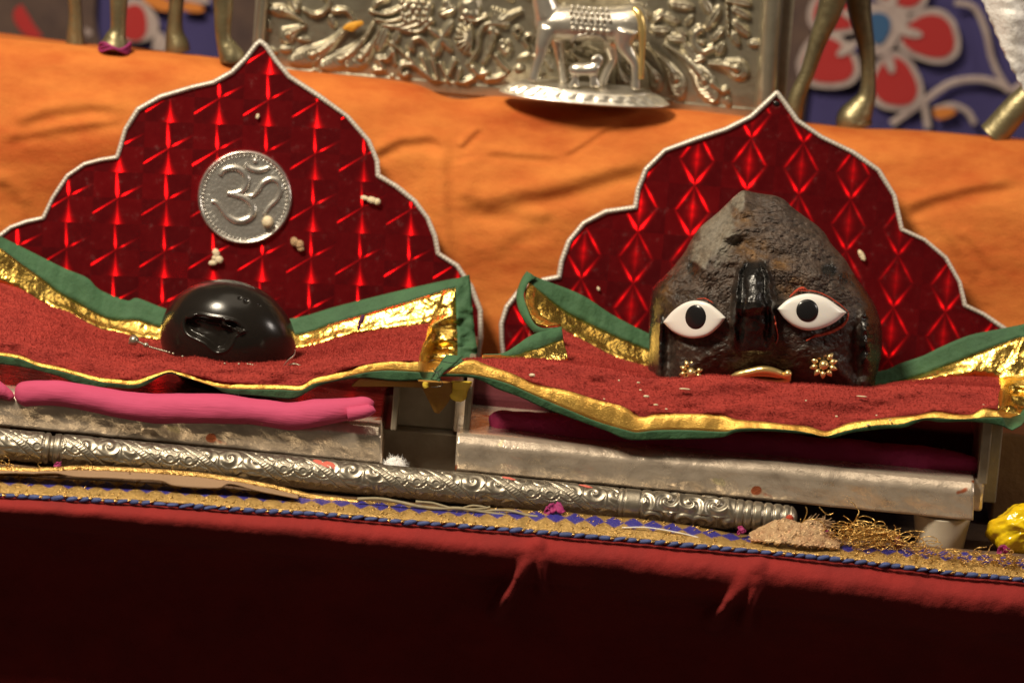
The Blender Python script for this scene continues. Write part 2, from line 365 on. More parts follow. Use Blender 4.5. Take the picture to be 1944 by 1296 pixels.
T2 = [(-640, 862), (-110, 897), (0, 905), (250, 920), (400, 928), (540, 941), (620, 947), (717, 955), (860, 966), (960, 968), (1078, 976), (1215, 988), (1323, 1002), (1400, 1017), (1568, 1034), (1764, 1042), (1944, 1062), (2060, 1072), (2500, 1104)]
nt_ = 900; X = np.linspace(-560, 2420, nt_)
top = np.interp(X, [p[0] for p in T2], [p[1] for p in T2]) + 1.5 * fbm(X / 25, X * 0, 3); bot = edge_y(X) - 1 + 1.2 * fbm(X / 30, X * 0, 8)
V = np.linspace(0, 1, 12)[:, None]
Yt = -0.0215 * (1 - V) - 0.0375 * V - 0.0012 * np.sin(V * np.pi) + 0.0006 * fbm(X[None] / 14 + V * 2, V * 3 + X[None] * 0, 4)
PXg = np.repeat(X[None], 12, 0); PYg = top[None] * (1 - V) + bot[None] * V
pts = PYn(PXg, PYg, Yt)
uv = np.stack([PXg * K, np.repeat(V, nt_, 1)], -1).reshape(-1, 2)
pts_trim = pts
trim = obj('woven_trim', pts, grid_faces(12, nt_), M['trim'], drape, uv=uv); solid(trim, 0.0008)
# slanted blue stitches with gold ones between along its lower edge
pth = PYn(X, edge_y(X) + 1 + 1.0 * fbm(X / 30, X * 0, 8), X * 0 - 0.0392)
pth = resample(pth, 3000); rs = np.random.RandomState(21); blue, gold = MB(), MB()
tl_ = 0.0; L_ = 0.596
while tl_ < L_:
    st = rs.uniform(0.0038, 0.0056); c = pth[min(2999, int((tl_ + st / 2) / L_ * 3000))]; a = R(rs.uniform(4, 20)) - ROLL * 0
    e1 = np.array((math.cos(a), -0.15, math.sin(a))); e1 /= np.linalg.norm(e1); e2 = np.cross((0, -1, 0), e1); e2 /= np.linalg.norm(e2); e3 = np.cross(e1, e2)
    blue.ball(c, (st * rs.uniform(.50, .64), 0.00095 * rs.uniform(.8, 1.2), 0.0010), 12, 8, axes=[e1, e2, e3])
    if rs.rand() < 0.75:
        g = pth[min(2999, int((tl_ + st) / L_ * 3000))] + np.array((0, -0.0003, rs.uniform(.0001, .0010))); gold.ball(g, (st * rs.uniform(.2, .34), 0.00055, 0.0006), 9, 6, axes=[e1, e2, e3])
    tl_ += st
blue.build('blue_stitching', M['blue_cord'], drape); gold.build('gold_stitching', M['gold_bead'], drape)
# metal strands standing proud of the weave
mb = MB()
for k in range(1500):
    x_ = rs.uniform(-40, 1990); v_ = rs.choice([rs.uniform(0.02, 0.12), rs.uniform(.55, .95), rs.uniform(0, 1)]) if x_ < 1560 else rs.uniform(0, 1)
    j_ = min(nt_ - 1, int((x_ + 560) / 2980 * nt_)); q0 = pts_trim[min(11, int(v_ * 11)), j_] * (1 - (v_ * 11) % 1) + pts_trim[min(11, int(v_ * 11) + 1), j_] * ((v_ * 11) % 1)
    a = R(rs.normal(28, 14)); l_ = rs.uniform(0.0006, 0.0018); e = np.array((math.cos(a), 0, math.sin(a))) * l_; n_ = np.array((0, -0.0006, 0.0004))
    mb.tube([q0 - e, q0 - e * .5 + n_ * .8, q0 + n_, q0 + e * .5 + n_ * .8, q0 + e], rs.uniform(.00018, .00034), 5)
mb.build('gold_strands', M['gold_bead'], drape)
# upper gold braid that has come loose at the left, with its brown backing
T1 = [(-110, 886), (0, 891), (90, 892), (154, 889), (257, 893), (386, 903), (500, 921), (590, 942), (680, 953)]
q = catmull(T1, 700); q = resample(q, 700); q[:, 1] += 1.2 * fbm(q[:, 0] / 20, q[:, 0] * 0, 6)
base = PYn(q[:, 0], q[:, 1] + 3, q[:, 0] * 0 - 0.0235)
s = np.arange(700); mb = MB()
for k in range(3):
    ph = s * 0.62 + k * 2.094
    mb.tube(base + 0.0009 * np.stack([0 * s, np.cos(ph), 1.25 * np.sin(ph)], 1), 0.0008, 6)
mb.build('loose_braid', M['gold_bead'], drape)
FL = zc(0, 780, 3.888, [(-250, 470), (100, 460), (350, 452), (560, 488), (800, 498), (960, 508), (1180, 518), (1300, 556), (1600, 572), (1700, 540), (1900, 592), (2200, 650)])
fl = resample(catmull(FL, 300), 300); upx = np.interp(fl[:, 0], q[:, 0], q[:, 1]) + 5
V = np.linspace(0, 1, 5)[:, None]
pts = PYn(np.repeat(fl[None, :, 0], 5, 0), upx[None] * (1 - V) + np.maximum(fl[None, :, 1], upx[None] + 2) * V, -0.0245 - 0.007 * V + 0 * fl[None, :, 0])
solid(obj('braid_backing', pts, grid_faces(5, 300), mat('brown_backing', (0.30, 0.19, 0.11), 0.85, bump=(900, 0.0003, 3)), drape), 0.0006)

# ------------------------------------------------------------------ orange cloth over the tier behind
TILT = R(13)
BN = Vector((0, -math.cos(TILT), math.sin(TILT)))           # normal of the leaning boards
BP = PY(1460, 720, 0.088)                                   # a point of the board plane
OP = BP + Vector((0, 0.012, 0))                             # orange front lies about a centimetre behind
OE = [(-520, 30), (-120, 62), (0, 75), (110, 86), (200, 94), (300, 101), (460, 120), (560, 135), (640, 143), (760, 156), (800, 165), (840, 183), (880, 190), (940, 184), (1000, 190), (1110, 201), (1200, 206), (1300, 210), (1450, 227), (1540, 237), (1620, 246), (1750, 252), (1870, 262), (1944, 268), (2070, 280), (2440, 312)]
nx, ny = 620, 230
X = np.linspace(-500, 2420, nx); E = catmull(OE, 600); E = np.interp(X, E[:, 0], E[:, 1])
S = np.linspace(0, 1, ny)[:, None] ** 1.15
PXg = np.repeat(X[None], ny, 0); PYg = E[None] + S * (840 - E[None])
d = np.array(FWD) + ((PXg - 972) * K / DIST)[..., None] * np.array(RIGHT) - ((PYg - 648) * K / DIST)[..., None] * np.array(UP)
tq = (np.array(OP - EYE) @ np.array(BN)) / (d @ np.array(BN)); Yo = EYE.y + d[..., 1] * tq
dist_e = PYg - E[None]
Yo = Yo + 0.008 * np.exp(-dist_e / 14.0) + 0.010 * np.exp(-(dist_e / 75.0) ** 1.2) + 0.004 * sstep(150, 420, dist_e)                    # rounds back over the edge of the tier
def fold(pts, wd, amp, asym=0.0):
    global Yo
    wd *= 1.45; amp *= 0.50
    best = np.full(PXg.shape, 1e9); sd = np.zeros(PXg.shape); te = np.zeros(PXg.shape); n = len(pts) - 1
    for i in range(n):
        a, b = pts[i], pts[i + 1]
        dd, t = seg_d(PXg, PYg, a, b); L = math.hypot(b[0] - a[0], b[1] - a[1])
        sg = ((b[0] - a[0]) * (PYg - a[1]) - (b[1] - a[1]) * (PXg - a[0])) / L
        m = dd < best; best = np.where(m, dd, best); sd = np.where(m, sg, sd); te = np.where(m, (i + np.clip(t, 0, 1)) / n, te)
    fade = sstep(0, 0.15, te) * sstep(1, 0.8, te)
    Yo = Yo - amp * fade * (np.exp(-(best / wd) ** 2) - asym * np.exp(-((sd - wd * 1.1) / wd) ** 2) * np.exp(-(best / (wd * 2.5)) ** 4))
fold([(860, 385), (960, 372), (1060, 352), (1160, 322), (1250, 300)], 15, 0.0042, 0.9)
fold([(905, 395), (980, 398), (1060, 410)], 12, 0.0025, 0.6)
fold([(1066, 296), (1100, 276), (1150, 242), (1180, 232)], 5, 0.0016, 0.9)
fold([(842, 262), (838, 330), (842, 420), (850, 520), (862, 600)], 10, 0.0034, -0.5)
fold([(880, 300), (890, 340), (880, 385)], 12, 0.0020)
fold([(690, 300), (760, 262), (820, 258), (862, 282)], 9, 0.0026, 0.9)
fold([(870, 282), (890, 258), (912, 240)], 6, 0.0022, 0.8)
fold([(912, 285), (1000, 292), (1066, 296)], 7, 0.0015, 0.8)
fold([(1705, 398), (1770, 372), (1850, 352), (1950, 338)], 11, 0.0032, 0.9)
fold([(1790, 420), (1830, 480), (1850, 540)], 10, 0.0016, 0.6)
fold([(1815, 430), (1870, 480), (1890, 520)], 8, 0.0014, 0.6)
fold([(10, 236), (90, 206), (170, 196), (250, 205)], 12, 0.0030, 0.8)
fold([(0, 262), (80, 246), (200, 228), (240, 224)], 9, 0.0020, 0.7)
fold([(-60, 330), (20, 345), (60, 400)], 12, 0.0020, 0.8)
fold([(1250, 268), (1400, 245), (1560, 262)], 18, 0.0012, 0.4)
fold([(960, 215), (1050, 232), (1180, 240), (1290, 232)], 10, 0.0012, 0.5)
fold([(930, 470), (990, 430), (1050, 420)], 14, 0.0016, 0.6)
Yo = Yo - 0.0040 * fbm(PXg / 260, PYg / 130, 21, 2) * sstep(0, 60, dist_e) - 0.0004 * fbm(PXg / 42, PYg / 24, 22, 3)
front = PYn(PXg, PYg, Yo)
back = []
for Yb, dpx in ((0.178, -70), (0.176, -2), (0.170, 4), (0.155, 2.5), (0.142, 1)):   # narrow padded top, then down behind
    back.append(PYn(X, E - dpx - (1.5 * np.exp(-((X + 50) / 260) ** 2) * 6 * (0 < dpx < 9) if dpx > 3 else 0), np.full(nx, Yb)))
allp = np.vstack(back + [front.reshape(-1, 3)])
oc = obj('orange_cloth', allp, grid_faces(ny + 5, nx), M['orange'])
tag(oc, 'creased orange cotton cloth covering the raised tier behind both boards', 'cloth')
def tier_z(px): 
    i = int(np.argmin(abs(X_t - px))); return front_z[i]
X_t = X; front_z = front[0][:, 2] + 0.0012
ZT = float(np.mean(front_z))
def on_tier(px, Y): 
    """world point on the tier under photo column px at depth Y"""
    z = float(np.interp(px, X_t, front_z)); x = float(np.interp(px, X_t, front[0][:, 0]))
    return Vector((x, Y, z))

# ------------------------------------------------------------------ printed curtain at the back
YC = 0.34
cur = thing('floral_curtain', PY(972, 240, YC), 'navy curtain printed with red and white flowers at the very back', 'curtain')
nx = 380; X = np.linspace(-900, 2900, nx); Yv = np.linspace(-260, 480, 60)[:, None]
gx = np.repeat(X[None], 60, 0); gy = Yv + (X[None] - 972) * 0.082
wav = 0.004 * np.sin(gx / 95) + 0.003 * fbm(gx / 120, gy / 400, 3)
obj('curtain_cloth', PYn(gx, gy, YC + wav), grid_faces(60, nx), M['navy'], cur)
def cur_y(px, off): return YC + 0.004 * math.sin(px / 95) - 0.0035 - off
def blob(mb, pts, off, n=60):
    q = catmull(pts, n, True); c = q.mean(0); v = [PY(c[0], c[1], cur_y(c[0], off))] + [PY(x, y, cur_y(x, off)) for x, y in q]
    mb.add([tuple(p) for p in v], [(0, 1 + (k + 1) % n, 1 + k) for k in range(n)])
def ell(cx, cy, a, b, ang=0, n=14, wob=0.08):
    ca, sa = math.cos(R(ang)), math.sin(R(ang)); o = []
    for k in range(n):
        t = 2 * math.pi * k / n; r = 1 + wob * math.sin(3 * t + cx)
        o.append((cx + r * (a * math.cos(t) * ca - b * math.sin(t) * sa), cy + r * (a * math.cos(t) * sa + b * math.sin(t) * ca)))
    return o
red, wht, blu, org, brn, nav = MB(), MB(), MB(), MB(), MB(), MB()
F = [(1572, 118, 48, 42, 20), (1700, 158, 46, 40, 70), (1765, 70, 50, 40, 10), (1590, 20, 46, 40, 0), (1710, -30, 46, 42, 40)]
for cx, cy, a, b, an in F:
    blob(wht, ell(cx, cy, a + 12, b + 12, an), 0.0004); blob(red, ell(cx, cy, a, b, an), 0.0008)
blob(wht, ell(1668, 50, 52, 50, 0, 18, 0.14), 0.0012)
for cx, cy, a, b, an in F: blob(wht, ell(cx * .62 + 1668 * .38, cy * .62 + 50 * .38, 24, 9, math.degrees(math.atan2(cy - 50, cx - 1668)), 10, 0), 0.0014)
blob(blu, ell(1668, 52, 22, 30), 0.0018)
def cstroke(mb, pts, wd, off=0.0):
    q = resample(catmull(pts, 80), 80); P = np.array([tuple(PY(x, y, cur_y(x, off))) for x, y in q])
    mb.tube(P, wd * K, 8, flat=0.12, up=(0, 1, 0))
z4 = lambda p: zc(1440, 0, 3.811, p)
cstroke(wht, z4([(1420, 20), (1560, 60), (1640, 220), (1690, 430), (1760, 580), (1830, 670)]), 7)
cstroke(wht, z4([(960, 900), (1190, 740), (1380, 610), (1580, 575), (1740, 610), (1830, 670)]), 8)
cstroke(wht, z4([(1190, 740), (1210, 820), (1225, 930)]), 8)
cstroke(wht, z4([(1270, 800), (1400, 765), (1510, 810), (1565, 900)]), 7)
cstroke(wht, z4([(1830, 670), (1980, 560), (2100, 520)]), 8)
blob(org, z4([(1270, 790), (1380, 780), (1430, 810), (1370, 850), (1290, 860)]), 0.0006)
z1 = lambda p: zc(0, 0, 3.812, p)
blob(wht, ell(258, 42, 42, 42), 0.0006); blob(red, ell(250, 44, 31, 34), 0.0010)
blob(org, ell(300, 6, 30, 12, 20), 0.0012); blob(org, ell(365, 14, 22, 10, 10), 0.0012); blob(wht, ell(370, -4, 30, 10, 10), 0.0014)
blob(wht, ell(303, 84, 14, 22, 10), 0.0008); blob(wht, ell(150, 60, 26, 8, 6), 0.0012)
blob(red, ell(66, 36, 40, 34), 0.0008)
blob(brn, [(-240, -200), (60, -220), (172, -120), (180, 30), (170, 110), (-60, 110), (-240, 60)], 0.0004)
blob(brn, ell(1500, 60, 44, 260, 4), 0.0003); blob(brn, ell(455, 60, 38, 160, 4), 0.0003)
pr = MB(); mi = []
for k, mb in enumerate((red, wht, blu, org, brn)):
    n0 = len(pr.f); pr.add(np.vstack(mb.v), mb.f); mi += [k] * (len(pr.f) - n0)
pr.build('printed_flowers', [M['print_red'], M['print_white'], M['print_blue'], M['print_orange'], M['print_brown']], cur, midx=mi)

# ------------------------------------------------------------------ embossed silver panel standing on the tier
YPN = 0.148
a0, a1 = np.array((479., 144.)), np.array((1461., 229.)); upv = np.array((0.082, -1.0)); HP = 342
nu, nv = 880, 290
sg = np.linspace(0, 1, nu)[None, :]; tg = np.linspace(0, 1, nv)[:, None]
GX = a0[0] + sg * (a1[0] - a0[0]) + tg * upv[0] * HP; GY = a0[1] + sg * (a1[1] - a0[1]) + tg * upv[1] * HP
HF = np.zeros(GX.shape)
def put(h):
    global HF; HF = np.maximum(HF, h)
def win(x0, y0, x1, y1, pad):        # active rows/cols only
    return (GX > min(x0, x1) - pad) & (GX < max(x0, x1) + pad) & (GY > min(y0, y1) - pad) & (GY < max(y0, y1) + pad)
def local(p0, p1):
    dx, dy = p1[0] - p0[0], p1[1] - p0[1]; L = math.hypot(dx, dy)
    a = ((GX - p0[0]) * dx + (GY - p0[1]) * dy) / L / L; b = ((GX - p0[0]) * -dy + (GY - p0[1]) * dx) / L
    return a, b, L
def plume(p0, p1, wd, bend=0.0, h=1.0):
    a, b, L = local(p0, p1); b = b - bend * L * np.sin(np.pi * np.clip(a, 0, 1))
    ww = wd * np.clip(np.where(a < 0.72, 0.16 + 0.84 * (np.clip(a, 0, 1) / 0.72) ** 1.3, np.sqrt(np.clip(1 - ((a - 0.72) / 0.30) ** 2, 0, 1))), 0.001, 1)
    r = b / ww; ins = (a > 0) & (a < 1.02) & (abs(r) < 1)
    prof = np.sqrt(np.clip(1 - r ** 2, 0, 1))
    barb = 0.16 * np.sin((a * L + abs(b) * 0.9) / 1.15) * sstep(0.1, 0.5, abs(r))
    spine = 0.25 * np.exp(-(b / (wd * 0.14)) ** 2) * (a < 0.66)
    e = np.hypot((a - 0.70) * L, b) / (wd * 0.42); eye = np.where(e < 1, 0.30 * np.sqrt(np.clip(1 - e ** 2, 0, 1)) - 0.18 * np.exp(-((e - 0.55) / .12) ** 2), 0) - 0.25 * np.exp(-((e - 1.12) / 0.16) ** 2)
    put(np.where(ins, h * (0.62 * prof + barb * prof + spine + eye * prof), 0))
def leaf(p0, p1, wd, h=1.0, vein=True):
    a, b, L = local(p0, p1); ww = wd * np.sqrt(np.clip(1 - (2 * a - 1) ** 2, 0, 1)) + 1e-6; r = b / ww
    ins = (a > 0) & (a < 1) & (abs(r) < 1)
    put(np.where(ins, h * (0.75 * np.sqrt(np.clip(1 - r ** 2, 0, 1)) - (0.22 * np.exp(-(b / (wd * 0.16)) ** 2) if vein else 0)), 0))
def stroke(pts, r0, r1=None, h=1.0, twist=0):
    r1 = r0 if r1 is None else r1
    q = resample(catmull(pts, 90), 90); lo, hi = q.min(0) - 14, q.max(0) + 14
    m = (GX > lo[0]) & (GX < hi[0]) & (GY > lo[1]) & (GY < hi[1]); idx = np.nonzero(m)
    if not len(idx[0]): return
    x, y = GX[idx], GY[idx]; D = (x[:, None] - q[None, :, 0]) ** 2 + (y[:, None] - q[None, :, 1]) ** 2
    k = D.argmin(1); dd = np.sqrt(D[np.arange(len(k)), k]); t = k / 89; rad = r0 + (r1 - r0) * t
    hh = h * np.sqrt(np.clip(1 - (dd / rad) ** 2, 0, 1)) * 0.8
    if twist: hh = hh * (1 + 0.25 * np.sin(t * twist + dd / rad * 2))
    HF[idx] = np.maximum(HF[idx], hh)
def disc(c, r, h=1.0, ring=False):
    e = np.hypot(GX - c[0], GY - c[1]) / r; hh = np.sqrt(np.clip(1 - e ** 2, 0, 1)) * 0.8 * h
    if ring: hh = hh - 0.35 * np.exp(-(e / 0.45) ** 2)
    put(np.where(e < 1, hh, 0))
A = lambda p: zc(480, 0, 4.05, p); B = lambda p: zc(1000, 0, 4.05, p)
A1 = lambda x, y: A([(x, y)])[0]; B1 = lambda x, y: B([(x, y)])[0]
plume(A1(760, 170), A1(290, 480), 20, -.10); plume(A1(930, 180), A1(520, 520), 18, -.12); plume(A1(980, 210), A1(730, 520), 19, -.10)
plume(A1(410, 190), A1(130, 70), 12, .1); plume(A1(400, 200), A1(220, 310), 17, .05)
stroke(A([(390, 80), (480, 115), (560, 80), (590, 10), (540, -30)]), 4, 6); stroke(A([(620, 85), (720, 85), (780, 160)]), 7, 4); stroke(A([(290, 10), (330, 80), (350, 20)]), 6, 5)
for p in ([(910, 90), (1020, 110), (1130, 70), (1200, 30)], [(945, 150), (1060, 165), (1180, 120), (1240, 60)], [(990, 195), (1120, 200), (1240, 150)], [(1060, 215), (1200, 215), (1330, 150), (1360, 40)], [(1150, 235), (1280, 240), (1370, 160)]): stroke(A(p), 3.5, 8)
for k in range(16): disc(A1(1150 + 55 * (k % 4) + 20 * (k // 4 % 2), 20 + 45 * (k // 4)), 6, 1.15)
disc(A1(1270, 70), 26, 0.75)
stroke(A([(1060, 330), (1110, 370), (1170, 430)]), 4, 2.5); leaf(A1(1030, 210), A1(960, 390), 13); leaf(A1(1120, 230), A1(1080, 340), 9)
for p in ((1375, 235), (1515, 195), (1510, 365), (1410, 400)): leaf(A1(1450, 290), A1(p[0] * 1.35 - 1450 * .35, p[1] * 1.35 - 290 * .35), 9, 1, False)
stroke(A([(1215, 370), (1230, 310), (1290, 295), (1350, 350), (1395, 460)]), 8, 4)
stroke(A([(940, 540), (1000, 530), (960, 460), (1030, 450), (1080, 395), (1095, 490)]), 6, 5)
stroke(A([(1180, 590), (1130, 560), (1150, 500), (1240, 505), (1330, 570), (1420, 635), (1560, 655), (1690, 605)]), 6, 6)
for p in ([(1195, 440), (1270, 520)], [(1300, 440), (1345, 560)], [(1380, 460), (1420, 600)], [(1440, 490), (1500, 620)], [(1550, 470), (1510, 570)], [(1590, 540), (1570, 630)]): stroke(A(p), 6, 4)
disc(A1(1185, 570), 8, 1.1)
for k in range(9):
    an = R(100 + k * 20); stroke([A1(1690, 290), A1(1690 + 120 * math.cos(an), 290 - 125 * math.sin(an))], 2, 4.5)
stroke(A([(1940, 190), (1800, 185), (1740, 260), (1725, 380), (1655, 495)]), 7, 4); stroke(A([(1850, 235), (1830, 340), (1770, 480)]), 9, 6); disc(A1(1830, 235), 9, 1.2); disc(A1(1880, 250), 6, 1.2)
disc(A1(1670, 50), 22, 1.0); disc(A1(1690, 110), 15, 1.2); disc(A1(1640, 110), 12, 1.2); stroke(A([(1600, 140), (1700, 165), (1790, 130)]), 5)
leaf(A1(1560, 60), A1(1430, 110), 11); leaf(A1(1480, 0), A1(1500, 70), 9); stroke(A([(940, 50), (960, 20), (1030, -10)]), 6)
for k in range(8): stroke([A1(1830 + k * 14, 170), A1(1850 + k * 30, 110 - 40 * abs(k - 4) / 4)], 2.5, 4)
stroke(A([(1690, 520), (1740, 570), (1800, 560)]), 8); stroke(A([(1870, 430), (1900, 480), (1960, 540)]), 6); stroke(A([(1800, 610), (1880, 600), (1940, 570)]), 6, 4); leaf(A1(1910, 300), A1(1940, 440), 9)
# right half
plume(B1(930, 345), B1(1190, 755), 20, -.10); plume(B1(1060, 340), B1(1450, 775), 23, -.08); plume(B1(1390, 490), B1(1700, 560), 22, -.04); plume(B1(880, 440), B1(1010, 700), 15, -.1)
leaf(B1(1200,330),B1(1300,460),10); leaf(B1(1250, 480), B1(1380, 430), 9); stroke(B([(1420, 640), (1500, 700), (1540, 690)]), 6, 4); disc(B1(1530, 690), 7, 1.0); stroke(B([(1330, 230), (1290, 270), (1290, 350), (1350, 400), (1430, 375)]), 10, 8); disc(B1(1345, 330), 8, 1.1)
for p in ((1050, 120, 1180, 175, 10), (950, 225, 1100, 235, 10), (1070, 290, 1230, 310, 10), (1150, 220, 1230, 280, 8), (1090, 30, 1290, 60, 10), (1490, 50, 1380, 230, 10), (1350, -20, 1420, 110, 11), (1570, 60, 1720, 140, 10), (1580, 170, 1710, 270, 12), (1510, 220, 1420, 320, 9), (1580, 250, 1630, 350, 9), (1510, 320, 1470, 425, 11), (1540, 0, 1730, 35, 10), (960, 170, 1060, 90, 9), (790, 30, 920, 60, 10), (880, 60, 960, 130, 9)):
    leaf((1000 + p[0] / 4.05, p[1] / 4.05), (1000 + p[2] / 4.05, p[3] / 4.05), p[4])
stroke(B([(1530, -40), (1540, 80), (1550, 270)]), 2.6, 2.2, twist=40)
plume(B1(700, 420), B1(800, 700), 14, .1); plume(B1(330, 380), B1(560, 520), 15, .1); stroke(B([(330, 390), (450, 350), (590, 400)]), 6)
rs = np.random.RandomState(5)
for k in range(46):                  # small curls that fill the ground above and behind the figurine
    c = (rs.uniform(500, 1440), rs.uniform(-180, -8)) if k < 38 else (rs.uniform(950, 1210), rs.uniform(20, 150)); r = rs.uniform(9, 20); t0 = rs.uniform(0, 6)
    stroke([(c[0] + r * (1 - .16 * j) * math.cos(t0 + j), c[1] + r * (1 - .16 * j) * math.sin(t0 + j)) for j in range(6)], 5, 3)
from_ = rs.uniform
for k in range(420):                 # small leaves wherever the ground is still bare
    c = (from_(500, 1440), from_(-150, 205)); ii = (abs(GX - c[0]) < 9) & (abs(GY - c[1]) < 9)
    if not ii.any() or HF[ii].max() > 0.12: continue
    a_ = from_(0, 6.28); l_ = from_(9, 15); leaf((c[0] - l_ * math.cos(a_), c[1] - l_ * math.sin(a_)), (c[0] + l_ * math.cos(a_), c[1] + l_ * math.sin(a_)), from_(5, 7.5), from_(.6, .9))
HF = HF * (1 + 0.10 * fbm(GX / 7, GY / 7, 31, 3)) + 0.05 * fbm(GX / 14, GY / 14, 33, 3) + 0.06 * fbm(GX / 60, GY / 60, 34, 2)
band = (tg * HP < 19) | (sg < 0.022) | (sg > 0.985); HF = np.where(band, 0.10, HF)
for k in range(2):                   # one soft pass
    HF[1:-1, 1:-1] = 0.4 * HF[1:-1, 1:-1] + 0.15 * (HF[:-2, 1:-1] + HF[2:, 1:-1] + HF[1:-1, :-2] + HF[1:-1, 2:])
pan = thing('embossed_panel', PY(972, 175, YPN), 'silver panel embossed with peacock plumes and leaves behind the cow figurine', 'panel')
o = obj('relief_sheet', PYn(GX, GY, YPN - 0.0034 * HF), grid_faces(nv, nu)[:, ::-1], M['silver_old'], pan)
lo_ = MB(); mb = MB()                            # plain backing and rounded side frame
lo = PY(486, 133, YPN); hi = PY(1458, 216, YPN)
def bar(p0, p1, wd, dep):
    q = np.array([tuple(PY(p0[0] + (p1[0] - p0[0]) * t, p0[1] + (p1[1] - p0[1]) * t, YPN - 0.001)) for t in np.linspace(0, 1, 12)])
    mb.tube(q, wd * K, 14, flat=dep / (wd * K), up=(0, -1, 0))
bar((1452, 226), (1479, -190), 22, 0.006); mb.build('side_frame', M['silver_old'], pan); mb = MB(); bar((489, 132), (515, -190), 11, 0.004)
mb.build('side_frame', M['silver_old'], pan)
mb = MB(); c0, c1 = PY(476, 130, YPN), PY(1470, 218, YPN); mb.box((c0.x, YPN + 0.001, min(c0.z, c1.z) - 0.004), (c1.x + 0.004, YPN + 0.006, c0.z + 0.066)); mb.build('backing', M['dull_metal'], pan, smooth=False)
p = [(640 + x, 0 + y) for x, y in ((20, 58), (10, 55), (18, 46), (30, 42), (46, 40), (50, 46), (42, 52), (30, 60))]
q = catmull(p, 30, True); q = q - (0, 0)
cc = q.mean(0); v = [tuple(PY(cc[0], cc[1], YPN - 0.0045))] + [tuple(PY(x, y, YPN - 0.0032)) for x, y in q]
obj('orange_smear', v, [(0, 1 + (k + 1) % 30, 1 + k) for k in range(30)], mat('orange_paste', (0.75, 0.36, 0.03), 0.7, bump=(600, 0.0006, 3)), pan)
# ================================================================== figurine and brass animals on the tier
YB = 0.132
fig = thing('cow_figurine', PY(1110, 190, YB), 'polished silver cow and calf on an oval lotus base before the embossed panel', 'figurine')
def P3(pts, Y): return [tuple(PY(x, y, Y + (d if d else 0))) for x, y, d in pts]
def remesh(o, vox, it=3):
    m = o.modifiers.new('join', 'REMESH'); m.mode = 'VOXEL'; m.voxel_size = vox; m.use_smooth_shade = True
    m = o.modifiers.new('soft', 'SMOOTH'); m.factor = 0.5; m.iterations = it; return o
mb = MB()
def limb(pts, rad, Y=YB, n=24, seg=12):
    a = catmull(P3(pts, Y), n); r = catmull(np.array(rad, float)[:, None], n)[:, 0] * K; mb.tube(a, r, seg)
limb([(1022, 30, 0), (1040, 42, 0), (1075, 44, 0), (1120, 46, 0), (1165, 46, 0), (1200, 44, 0), (1220, 44, 0), (1229, 44, 0)], [16, 30, 36, 35, 36, 37, 30, 8], n=40, seg=20)
limb([(1040, 30, 0), (1032, 0, 0), (1020, -34, 0), (1008, -52, 0)], [28, 24, 20, 14])                       # neck
limb([(1018, -52, -.002), (1000, -44, -.003), (976, -30, -.004), (966, -26, -.004)], [15, 16, 11, 7])        # head
for s_ in (-1, 1): limb([(1016, -60, s_ * .002), (1012, -80, s_ * .006), (1004, -92, s_ * .005)], [5, 4, 2]); limb([(1026, -52, s_ * .004), (1040, -48, s_ * .008), (1048, -42, s_ * .009)], [4, 7, 2])
limb([(1040, 55, -.003), (1030, 82, -.004), (1026, 106, -.004), (1018, 130, -.004), (1011, 154, -.004)], [21, 15, 11, 9, 10])
limb([(1056, 60, .003), (1060, 86, .003), (1064, 112, .003), (1067, 136, .003), (1069, 158, .003)], [19, 13, 9.5, 8, 9])
limb([(1168, 58, .003), (1158, 84, .003), (1163, 112, .004), (1152, 136, .004), (1142, 162, .004)], [23, 15, 10.5, 9, 10])
limb([(1190, 56, -.004), (1186, 86, -.004), (1205, 118, -.004), (1207, 142, -.004), (1207, 170, -.004)], [27, 18, 11.5, 9, 10])
limb([(1150, 76, 0), (1156, 84, 0), (1160, 88, 0)], [10, 9, 4])
remesh(mb.build('body', M['silver'], fig), 0.0006)
mb = MB()                            # calf
limb([(1080, 134, -.007), (1092, 132, -.007), (1112, 132, -.007), (1132, 130, -.007), (1138, 132, -.007)], [7, 13, 13, 14, 6], n=20)
limb([(1132, 126, -.007), (1138, 114, -.007), (1140, 108, -.007)], [9, 9, 7]); limb([(1140, 108, -.007), (1132, 110, -.008), (1122, 114, -.009)], [7, 7, 4])
for x0, x1 in ((1090, 1082), (1094, 1096), (1124, 1124), (1130, 1136)): limb([(x0, 138, -.007), (x0, 150, -.0075), (x1, 166, -.0075)], [7, 5, 5.5])
remesh(mb.build('calf', M['silver'], fig), 0.0005)
mb = MB()
for r_, (y, xs, sz) in enumerate(((16, range(1086, 1160, 11), 4.2), (26, range(1084, 1160, 10), 4.6), (37, range(1086, 1160, 12), 4.2), (47, range(1086, 1156, 9), 2.8), (57, (1088, 1103, 1116, 1129, 1142, 1154), 6.4))):
    for k, x in enumerate(xs):
        yy = y + (x - 1120) * 0.08; dz = (yy - 46) / 37; mb.ball(PY(x, yy, YB - 0.0068 * math.sqrt(max(0.05, 1 - dz * dz)) - 0.0004), sz * K, 8, 6)
a = catmull(P3([(1084, 80, -.0052), (1098, 68, -.0062), (1118, 65, -.0064), (1140, 69, -.0062), (1152, 80, -.0052)], YB), 24); mb.tube(a, 2.5 * K, 6)
mb.build('beaded_saddle', M['silver'], fig)
mb = MB(); limb([(1203, 16, -.004), (1214, 30, -.0055), (1219, 60, -.006), (1219, 100, -.0055), (1217, 150, -.005)], [6, 8, 8, 6, 5]); mb.build('tail', M['gold'], fig)
zt = PY(1069, 158, YB + .003).z; cb = PY(1110, 180, YB); zb = PY(1110, 199, YB - 0.013).z
